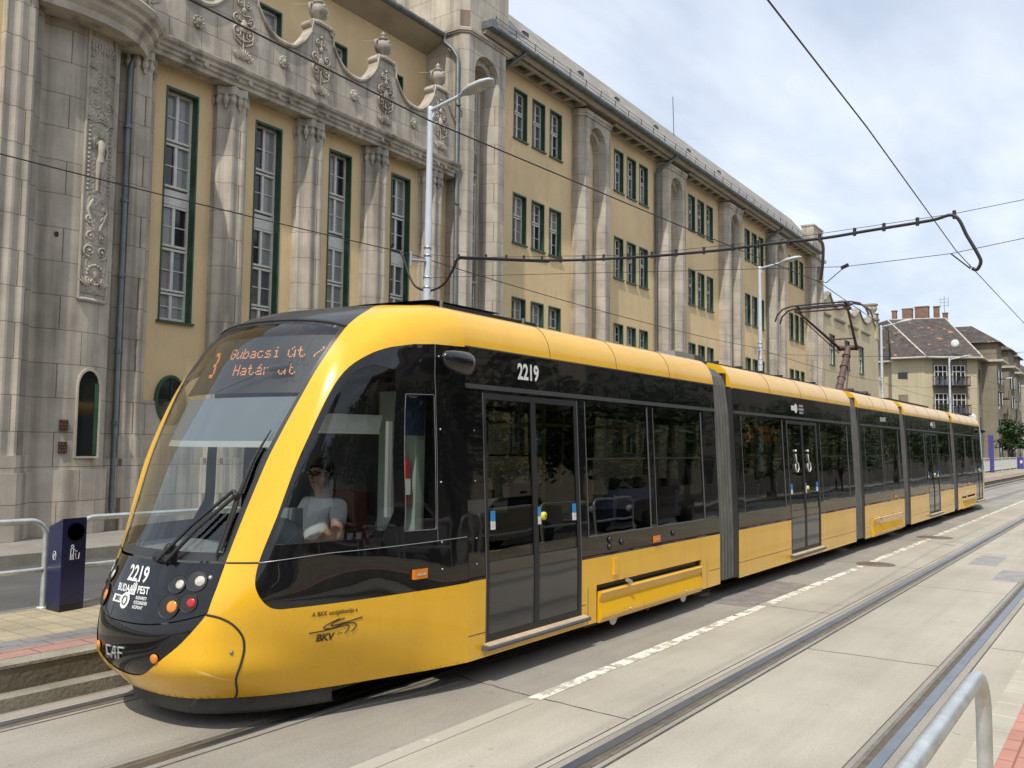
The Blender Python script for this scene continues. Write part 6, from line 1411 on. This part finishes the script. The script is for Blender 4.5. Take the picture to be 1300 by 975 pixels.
# wipers
g = MB(); fp = lambda u, w, o: Vector(SP(u, w))+normal(u, w)*o
a0 = fp(.50, 3.93, .05); a1 = fp(.72, 3.93, .05); b0 = fp(1.70, 5.26, .055); b1 = fp(1.80, 5.18, .055)
g.tube([a0, (a0+b0)/2+Vector((-.03, 0, 0)), b0], .012, 6); g.tube([a1, (a1+b1)/2+Vector((-.03, 0, 0)), b1], .014, 6); g.tube([b0, b1], .013, 6); g.ball(b1, .024, 8, 6)
g.build('wiper_arm', blackm, tram)
g = MB(); P = [fp(1.84, 4.22, .022), fp(1.83, 4.8, .026), fp(1.84, 5.2, .034), fp(1.95, 5.8, .026), fp(2.16, 6.25, .018)]; g.tube(P, [.013, .013, .015, .012, .004], 6); g.tube([fp(1.76, 4.1, .02), fp(1.80, 5.15, .04)], .009, 5); g.build('wiper_blade', rubd, tram)
g = MB(); g.tube([fp(.35, 4.03, .02), fp(.8, 4.03, .02)], .035, 8); g.ball(fp(.62, 4.2, .02), .045, 8, 6); g.build('wiper_motor_cover', blackm, tram)
# wiper park recess line across the cowl
# ---- cab interior
g = MB(); g.box(5.32, 5.36, YC-1.02, YC+1.02, .35, 2.4); g.build('cab_wall', pmat('cab_wall_dark', (.03, .03, .032), .7, var=.2), tram)
g = MB(); g.box(4.5, 5.35, YC-.75, YC+.75, .35, .42); g.build('cab_floor', floor_m, tram)
dash = pmat('dashboard_grey', (.20, .215, .22), .6, var=.15, vs_=4)
g = MB(); g.prism([(3.62, YC-.5), (3.62, YC+.5), (3.80, YC+.85), (4.35, YC+1.0), (4.35, YC+.35), (4.1, YC+.15), (4.1, YC-.25), (4.35, YC-.55), (4.55, YC-.98), (3.85, YC-.86)], 1.02, 1.10); g.prism([(3.75, YC-.45), (3.75, YC+.45), (4.1, YC+.5), (4.1, YC-.5)], .45, 1.02)
g.build('dashboard', dash, tram)
g = MB(); g.box(4.16, 4.24, YC-.60, YC-.36, 1.18, 1.42); g.box(4.18, 4.22, YC-.5, YC-.46, 1.1, 1.18); g.box(4.22, 4.30, YC-.33, YC-.10, 1.16, 1.36); g.build('cab_screens', dash, tram)
g = MB(); g.ball((4.02, YC-.62, 1.16), .19, 14, 10, (1, .8, 1.1)); g.build('cab_console', pmat('console_grey', (.16, .175, .18), .5, var=.1), tram)
g = MB(); g.box(4.95, 5.08, YC-.42, YC+.02, .9, 1.50); g.box(4.5, 5.0, YC-.42, YC+.02, .76, .86); g.box(4.7, 4.85, YC-.28, YC-.10, .42, .76); g.build('driver_seat', pmat('driver_seat_red', (.11, .02, .015), .8, var=.2), tram)
g = MB(); g.prism([(4.36, 2.38), (5.3, 2.44), (5.3, 2.46), (4.36, 2.40)], YC-.8, YC+.8, 'y'); g.build('cab_ceiling', blackm, tram)
blind = pmat('sun_blind', (.55, .55, .50), .8, var=.05); blue_b = pmat('blue_blind', (.02, .03, .085), .8, var=.1)
g = MB(); g.add([(4.18, 4.72, 1.97), (4.72, 4.62, 1.97), (4.80, 4.66, 2.10), (4.34, 4.76, 2.10)], [(0, 1, 2, 3), (3, 2, 1, 0)]); g.tube([(4.18, 4.72, 1.965), (4.72, 4.62, 1.965)], .012, 6); g.build('sun_blind', blind, tram)
g = MB(); g.box(4.86, 5.12, 4.52, 4.53, 1.95, 2.38); g.build('blue_blind', blue_b, tram)
g = MB(); g.box(4.70, 4.74, 4.50, 4.53, 1.35, 2.05); g.build('window_post', int_m, tram)
ex = MB(); ex.lathe([(.02, .40), (.03, .36), (.055, .33), (.06, .30), (.06, 0), (.05, -.02)], (4.98, 4.62, 1.42), 16); ex.build('fire_extinguisher', pmat('extinguisher_red', (.55, .02, .02), .3, var=.05, coat=.5), tram)
g = MB(); g.box(4.95, 5.01, 4.555, 4.56, 1.50, 1.62); g.tube([(4.98, 4.6, 1.80), (4.93, 4.58, 1.88), (4.88, 4.58, 1.84)], .012, 6); g.build('extinguisher_label', whitep, tram)
g = MB(); g.box(5.06, 5.16, 4.55, 4.95, 1.2, 2.3); g.build('cab_door_frame', pmat('pale_green_panel', (.42, .48, .42), .7, var=.06), tram)
g = MB()
def inS(u, w, d): return Vector(SP(u, w))-normal(u, w)*d
NU, NW = 14, 6; ub = np.linspace(-1.7, 2.5, NU+1); g.add([inS(u, 6.15+(6.85-6.15)*j/NW, .07) for j in range(NW+1) for u in ub], [(j*(NU+1)+i, j*(NU+1)+i+1, (j+1)*(NU+1)+i+1, (j+1)*(NU+1)+i) for j in range(NW) for i in range(NU)], True); g.build('windshield_blind', pmat('blind_grey', (.15, .17, .20), .7, var=.05), tram)
g = MB(); g.add([inS(u, 6.06+.10*j, .069) for j in range(2) for u in ub], [(i, i+1, NU+2+i, NU+1+i) for i in range(NU)], True); g.build('blind_hem', int_m, tram)
g = MB(); g.tube([inS(.0, 6.9, .02), inS(1.2, 7.35, .03)], .010, 6); g.tube([inS(1.2, 7.35, .03), inS(1.75, 7.42, .03)], .028, 6); g.build('interior_mirror', darkg, tram)
# destination display behind the windshield
def ledtxt(name, txt, size, v0, w0, bold=0.002, slope=0):
    v, f = text2d(txt, size, bold, .95); g = MB(); P = []
    for a, b in v: q = front_pt(v0+a, w0+b, 0); P.append(q+Vector((.035, 0, 0)))
    g.add(P, f); return g.build(name, led, tram)
# dot-matrix letters: small dots on a 5x7 raster
FONT = {'G': ['01110','10001','10000','10111','10001','10001','01110'], 'u': ['00000','00000','10001','10001','10001','10011','01101'], 'b': ['10000','10000','10110','11001','10001','10001','11110'], 'a': ['00000','00000','01110','00001','01111','10001','01111'], 'c': ['00000','00000','01110','10000','10000','10001','01110'], 's': ['00000','00000','01110','10000','01110','00001','11110'], 'i': ['00100','00000','01100','00100','00100','00100','01110'], 'ú': ['00010','00100','10001','10001','10001','10011','01101'], 't': ['01000','01000','11100','01000','01000','01001','00110'], '/': ['00001','00001','00010','00100','01000','10000','10000'], 'H': ['10001','10001','10001','11111','10001','10001','10001'], 'á': ['00010','00100','01110','00001','01111','10001','01111'], 'r': ['00000','00000','10110','11001','10000','10000','10000'], ' ': ['00000']*7, '3': ['11110','00011','00011','01110','00011','00011','11110']}
def dots(txt, v0, z0, p, slope=.0, tall=1, dot=.36):
    g = MB(); x = v0
    for ch in txt:
        for r_, row in enumerate(FONT[ch]):
            for c_, on in enumerate(row):
                if on == '1':
                    for q in range(tall):
                        b = z0+(6-r_)*p*tall+q*p; a = x+c_*p-.30*(b-z0); h_ = p*dot
                        P = [Vector(front_pt(a+da, b+db, 0))+Vector((.03, 0, 0)) for da, db in ((-h_, -h_), (h_, -h_), (h_, h_), (-h_, h_))]; g.add(P, [(0, 1, 2, 3)])
        x += 6*p if ch != ' ' else 4*p
    return g.build('destination_display', led, tram)
dots('Gubacsi út /', -.04, 2.505, .0118); dots('Határ út', .09, 2.375, .0118); dots('3', -.22, 2.37, .0145, tall=2)
g = MB()   # black board behind the display
P = [[Vector(front_pt(a, b, 0))+Vector((.09, 0, 0)) for a in np.linspace(-.70, .74, 9)] for b in (2.24, 2.68)]
g.add([p for r_ in P for p in r_], [(i, i+1, 10+i, 9+i) for i in range(8)], True); g.build('display_board', pmat('display_black', (.012, .012, .014), .5, var=.1), tram)
g = MB()
for row, (tx, z_) in enumerate((('3 ', 2.05),)): pass
# second display in the side window of module 2
g = MB()
def sdots(txt, x0, z0, p):
    x = x0
    for ch in txt:
        for r_, row in enumerate(FONT[ch]):
            for c_, on in enumerate(row):
                if on == '1': a = x+c_*p; b = z0+(6-r_)*p; y_ = YC-hw(b)+.03; h_ = p*.45; g.add([(a-h_, y_, b-h_), (a+h_, y_, b-h_), (a+h_, y_, b+h_), (a-h_, y_, b+h_)], [(0, 1, 2, 3)])
        x += 6*p
sdots('Gubacsi út /', 11.9, 2.13, .0135); sdots('Határ út', 12.1, 2.0, .0135); g.build('destination_display', led, tram)
g = MB(); sdots('3', 11.52, 1.98, .035); g.build('destination_display', led, tram)
# ---- roof equipment
g = MB(); g.prism([(5.4, 2.99), (7.0, 2.99), (7.0, 3.07), (5.6, 3.07)], YC-.72, YC+.62, 'y'); g.build('roof_box', darkg, tram)
g = MB(); g.add([(5.15, YC-.25, 3.045), (5.44, YC-.73, 3.085), (6.45, YC-.70, 3.10), (6.5, YC+.8, 3.12), (5.3, YC+.6, 3.07)], [(0, 1, 2, 3, 4), (4, 3, 2, 1, 0)]); g.box(5.5, 6.4, YC-.68, YC+.6, 3.06, 3.075); g.build('roof_plate', blackm, tram)
g = MB()
for x_ in (5.55, 6.75): g.tube([(x_, YC-.74, 2.98), (x_, YC-.74, 3.09)], .016, 6)
g.build('roof_bracket', midg, tram)
g = MB(); g.box(10.25, 10.85, YC-.66, YC+.62, 3.0, 3.12); g.build('roof_box', pmat('light_roof_box', (.33, .34, .34), .5, var=.1), tram)
g = MB(); g.box(10.86, 11.2, YC-.66, YC-.2, 3.0, 3.12); g.build('roof_box', pmat('olive_box', (.10, .11, .08), .6, var=.1), tram)
g = MB(); g.box(11.6, 16.3, YC-.66, YC+.66, 3.0, 3.07)
for q in np.arange(11.6, 16.3, .9): g.box(q, q+.04, YC-.68, YC+.68, 3.07, 3.10)
g.build('roof_box', darkg, tram)
g = MB(); g.box(21.8, 26.6, YC-.66, YC+.66, 3.0, 3.10); g.build('roof_box', darkg, tram); g = MB(); g.box(28.2, 31.2, YC-.6, YC+.6, 3.0, 3.06); g.build('roof_box', darkg, tram)
# pantograph on the third module
pan = MB(); hx = 18.98; zc = 4.97
base = (20.05, YC, 3.12); knee = Vector((20.95, YC, 4.23))
g = MB(); g.tube([(19.3, YC-.45, 3.12), (20.9, YC-.45, 3.12)], .045, 8); g.tube([(19.3, YC+.45, 3.12), (20.9, YC+.45, 3.12)], .045, 8); g.tube([(19.4, YC-.5, 3.14), (19.4, YC+.5, 3.14)], .05, 8); g.tube([(20.6, YC-.5, 3.14), (20.6, YC+.5, 3.14)], .05, 8)
for a in (-.45, .45):
    for b in (19.4, 20.7): g.lathe([(.07, 0), (.04, .03), (.07, .05), (.04, .08), (.06, .1)], (b, YC+a, 3.0), 10)
g.box(19.2, 21.0, YC-.7, YC+.7, 2.99, 3.03)
pb = g.build('pantograph_base', steelr, tram)
g = MB(); g.tube([(20.1, YC, 3.15), knee], [.085, .065], 12); g.tube([(20.35, YC-.1, 3.12), (20.9, YC-.05, 4.12)], .016, 6)
for t_ in (.3, .55, .8): p_ = Vector((20.1, YC, 3.15)).lerp(knee, t_); q_ = Vector((20.1, YC, 3.15)).lerp(knee, t_+.02); g.tube([p_, q_], .095, 12)
g.build('lower_arm', pmat('arm_rust', (.14, .085, .075), .6, var=.25, vs_=6), pb)
g = MB(); g.tube([(knee.x, YC-.19, knee.z), (knee.x, YC+.19, knee.z)], .06, 10)
for s_ in (-1, 1):
    k0 = Vector((knee.x, YC+s_*.19, knee.z)); k1 = Vector((hx, YC+s_*.52, zc-.12)); g.tube([k0, k1], [.035, .022], 8); g.ball(k0, .07, 8, 6)
    g.tube([k0-Vector((.05, 0, .12)), k1.lerp(k0, .1)-Vector((0, 0, .08))], .012, 6) if s_ > 0 else None
    g.tube([k1, (hx, YC+s_*.52, zc)], .02, 6); g.box(hx-.12, hx+.12, YC+s_*.52-.05, YC+s_*.52+.05, zc-.14, zc-.08)
k0 = Vector((knee.x, YC, knee.z)); m0 = k0.lerp(Vector((hx, YC, zc-.1)), .25); g.tube([(m0.x, YC-.27, m0.z), (m0.x, YC+.27, m0.z)], .018, 6)
g.tube([(hx, YC-.52, zc-.12), (hx, YC+.52, zc-.12)], .02, 6); g.build('upper_arm', steelr, pb)
g = MB()
for dx_ in (-.16, .16):
    P = [(hx+dx_, YC+.98, zc-.32), (hx+dx_, YC+.93, zc-.17), (hx+dx_, YC+.80, zc-.05), (hx+dx_, YC+.62, zc-.005), (hx+dx_, YC, zc+.01), (hx+dx_, YC-.62, zc-.005), (hx+dx_, YC-.80, zc-.05), (hx+dx_, YC-.93, zc-.17), (hx+dx_, YC-.98, zc-.32)]
    g.tube(P, .018, 6)
g.tube([(hx, YC-.6, zc-.05), (hx, YC+.6, zc-.05)], .022, 6)
for s_ in (-1, 1): g.tube([(hx-.16, YC+s_*.5, zc-.02), (hx+.16, YC+s_*.5, zc-.02)], .018, 6)
g.build('contact_strip', pmat('strip_dark', (.05, .045, .05), .45, metal=.5, var=.2), pb)
# ================================================================ driver
skin = pmat('skin', (.42, .24, .16), .55, var=.08, vs_=12); shirt = pmat('white_shirt', (.68, .68, .70), .85, var=.06, vs_=14, bump=.15, bs=18); hair_m = pmat('hair_dark', (.03, .02, .014), .7, var=.3, vs_=30)
def skinbody(name, pts, edges, mat, parent=None, root=0, sub=2):
    me = bpy.data.meshes.new(name); me.from_pydata([p[:3] for p in pts], edges, []); o = bpy.data.objects.new(name, me); col.objects.link(o)
    sk = o.modifiers.new('s', 'SKIN'); sk.use_smooth_shade = True
    for i, p in enumerate(pts): r_ = p[3]; me.skin_vertices[0].data[i].radius = r_ if isinstance(r_, tuple) else (r_, r_)
    me.skin_vertices[0].data[root].use_root = True
    sb = o.modifiers.new('b', 'SUBSURF'); sb.levels = sub; sb.render_levels = sub
    dg = bpy.context.evaluated_depsgraph_get(); m2 = bpy.data.meshes.new_from_object(o.evaluated_get(dg)); o.modifiers.clear(); o.data = m2
    m2.materials.clear(); m2.materials.append(mat)
    for p in m2.polygons: p.use_smooth = True
    if parent: o.parent = parent
    return o
def driver(ox, oy, oz):
    """seated, facing -x; hip at origin"""
    T = lambda x, y, z: (ox+x, oy+y, oz+z)
    pts = []; ed = []
    def add(p, r, par=None): pts.append((*T(*p), r)); i = len(pts)-1; (ed.append((par, i)) if par is not None else None); return i
    hip = add((0, 0, 0), .13); sp = add((-.01, 0, .2), .125, hip); ch = add((-.02, 0, .38), .135, sp); nk = add((-.03, 0, .50), .056, ch); hd = add((-.045, 0, .555), .052, nk); jw = add((-.08, 0, .61), .062, hd); h2 = add((-.065, 0, .685), .086, jw); h3 = add((-.055, 0, .75), .074, h2)
    for s in (-1, 1):
        sh = add((-.02, s*.17, .44), .068, ch); el = add((-.10, s*.25, .20), .046, sh); wr = add((-.34, s*.15, .16), .030, el); ha = add((-.41, s*.12, .165), .034, wr)
        for k in range(4): f1 = add((-.455, s*(.145-.018*k), .16-.004*k), .0095, ha); add((-.475, s*(.145-.018*k), .135), .0085, f1)
        t1 = add((-.42, s*.085, .15), .011, ha); add((-.445, s*.08, .135), .009, t1)
        kn = add((-.42, s*.13, .06), .075, hip); an = add((-.45, s*.13, -.36), .045, kn); add((-.58, s*.13, -.42), .04, an)
    b = skinbody('person', pts, ed, skin)
    tag(b, 'tram driver in white short sleeved shirt and dark sunglasses seated behind the cab window', 'person')
    sp_ = []; se = []
    def a2(p, r, par=None): sp_.append((*T(*p), r)); i = len(sp_)-1; (se.append((par, i)) if par is not None else None); return i
    h = a2((0, 0, -.06), .165); s1 = a2((-.01, 0, .2), .155, h); c = a2((-.02, 0, .38), .15, s1); n_ = a2((-.032, 0, .50), .075, c)
    for s in (-1, 1): q = a2((-.02, s*.172, .435), .082, c); a2((-.065, s*.225, .30), .066, q)
    skinbody('shirt', sp_, se, shirt, b)
    g = MB(); g.ball(T(-.04, 0, .725), .098, 16, 10, (1.05, .93, 1.0)); g.v = [v for v in g.v]
    keep = []
    for f in g.f:
        c_ = np.mean([g.v[i] for i in f], axis=0)-np.array(T(-.045, 0, .68))
        if c_[2] > .085 or (c_[0] > .02 and c_[2] > -.02) or (c_[2] > .055 and c_[0] > -.05): keep.append(f)
    g.f = keep; g.sm = [True]*len(keep); g.mi = [0]*len(keep); o = g.build('hair', hair_m); o.parent = b
    g = MB(); g.ball(T(-.155, 0, .665), .017, 8, 6, (1, .8, 1.5)); 
    for s in (-1, 1): g.ball(T(-.055, s*.085, .68), .02, 8, 6, (.8, .4, 1.4))
    o = g.build('nose_and_ears', skin); o.parent = b
    g = MB()
    for s in (-1, 1): g.ball(T(-.143, s*.036, .695), .030, 10, 6, (.4, 1.1, .75)); g.tube([T(-.135, s*.058, .70), T(-.06, s*.088, .695)], .006, 5)
    g.tube([T(-.150, -.02, .70), T(-.150, .02, .70)], .005, 5); o = g.build('sunglasses', blackp); o.parent = b
    g = MB(); g.tube([T(-.145, -.022, .625), T(-.150, 0, .623), T(-.145, .022, .625)], .005, 5); o = g.build('mouth', pmat('lips', (.30, .12, .1), .5)); o.parent = b
    return b
DRV = driver(4.80, 5.27, .955)
# ================================================================ the side of the street behind the camera (seen in the tram's reflections)
br_w = pmat('opposite_wall', (.34, .29, .22), .9, var=.15, vs_=.4, streak=.2)
for k, (x0, x1, h, c_) in enumerate(((-30, 2, 13, 'plain beige house'), (12, 30, 11, 'brown plastered house'), (40, 75, 14, 'wide beige house'), (80, 270, 14, 'long pale house'))):
    b_ = thing('opposite_house', ['beige house on the near side of the street behind the camera', 'brown plastered house on the near side of the street, behind the trees', 'wide beige house farther along the near side of the street', 'long beige house at the far end of the near side of the street'][k], 'building', ((x0+x1)/2, -19, 0))
    hs = [(x, x+1.2, z, z+1.8) for x in np.arange(x0+1.5, x1-1.5, 3.2 if x1 < 100 else 5.5) for z in (1.2, 4.8, 8.2)]
    g = MB()
    for a, b, c, d in rects(x0, x1, 0, h, hs): g.box(a, b, -15.4, -15.0, c, d)
    g.box(x0, x1, -24, -15.41, 0, h); g.build('wall', br_w, b_)
    g = MB()
    for a, b, c, d in hs: g.box(a, b, -15.3, -15.25, c, d)
    g.build('window_row', pane_d, b_); g = MB(); g.prism([(-14.6, h), (-19.5, h+3.6), (-24.4, h)], x0-.3, x1+.3, 'x'); g.build('roof', tiles, b_)
LBT = ['street tree leftmost in the row behind the camera', 'second street tree of the row behind the camera', 'tall street tree opposite the tram nose', 'fourth street tree of the row opposite the tram', 'fifth street tree of the row opposite the tram', 'sixth street tree of the row opposite the tram', 'seventh street tree of the row opposite the tram', 'eighth street tree of the row opposite the tram', 'ninth street tree of the row opposite the tram', 'tenth street tree of the row opposite the tram', 'eleventh street tree of the row opposite the tram', 'farthest street tree of the row opposite the tram']
TS = []
for k, (x, y, h, r) in enumerate(((-9, -9.3, 7, 3.4), (-2.5, -10.2, 7.4, 3.6), (3.0, -9.0, 6.6, 3.2), (8, -9.8, 7.2, 3.4), (13, -9.2, 6.4, 3.1))):
    TS.append(tree(x, y, h, r, LBT[k], 20+k, 3400, group='trees across the street', crown_z=.20))
for k, (x, y, src, rz_) in enumerate(((18.5, -9.6, 0, 1), (24, -9.3, 1, 2), (30, -9.6, 2, 3), (37, -9.4, 3, 4), (52, -9.6, 4, 5), (66, -9.4, 0, 2.5), (84, -9.4, 1, 4), (100, -9.4, 2, 5), (118, -9.2, 3, 2), (140, -9.4, 4, 1))):
    dup(TS[src], loc=(x, y, 0), rotz=rz_, label=(LBT[5:11]+['twelfth street tree of the row opposite the tram', 'thirteenth street tree of the row opposite the tram', 'fourteenth street tree of the row opposite the tram', 'last street tree of the row opposite the tram'])[k])
for k in range(7):
    xa = 5.0+k*2.3
    hoop(xa, xa+2.0, -2.45, .248, 1.12, 'tube railing number %s along the back edge of the near platform' % ['one', 'two', 'three', 'four', 'five', 'six', 'seven'][k], grp='railings on the near platform')
def car(x, y, colr, label, nm):
    t_ = thing('parked_car', label, 'car', (x, y, 0), 0, 'cars parked on the near road'); m_ = pmat(nm, colr, .3, var=.05, coat=.8)
    g = MB(); P = [(x-2.1, .45), (x-2.15, .75), (x-1.95, .95), (x-1.1, 1.02), (x-.5, 1.42), (x+.9, 1.45), (x+1.55, 1.05), (x+2.1, .98), (x+2.15, .45), (x+1.75, .35), (x-1.75, .35)]; g.prism(P, y-.85, y+.85, 'y'); g.build('body', m_, t_)
    g = MB(); g.prism([(x-1.0, 1.03), (x-.48, 1.37), (x+.85, 1.40), (x+1.35, 1.06)], y-.862, y+.862, 'y'); g.build('window', pane_d, t_)
    for a in (-1.35, 1.35):
        for s in (-1, 1): g = MB(); g.lathe([(.1, -.1), (.32, -.1), (.32, .1), (.1, .1)], (x+a, y+s*.78, .32), 20, 'y'); g.build('wheel', rubd, t_)
    for s in (-1, 1): g = MB(); g.ball((x-2.08, y+s*.6, .75), .12, 8, 6); g.build('headlight', lensw, t_)
car(10.5, -4.6, (.55, .56, .57), 'silver car parked on the near road opposite the first tram door', 'car_silver'); car(17.5, -4.8, (.42, .39, .32), 'beige car parked on the near road opposite the second tram section', 'car_beige'); car(25.5, -4.6, (.012, .015, .035), 'dark blue car parked on the near road opposite the third tram section', 'car_blue'); car(6.0, -4.7, (.35, .02, .02), 'red car parked on the near road nearest the camera', 'car_red')
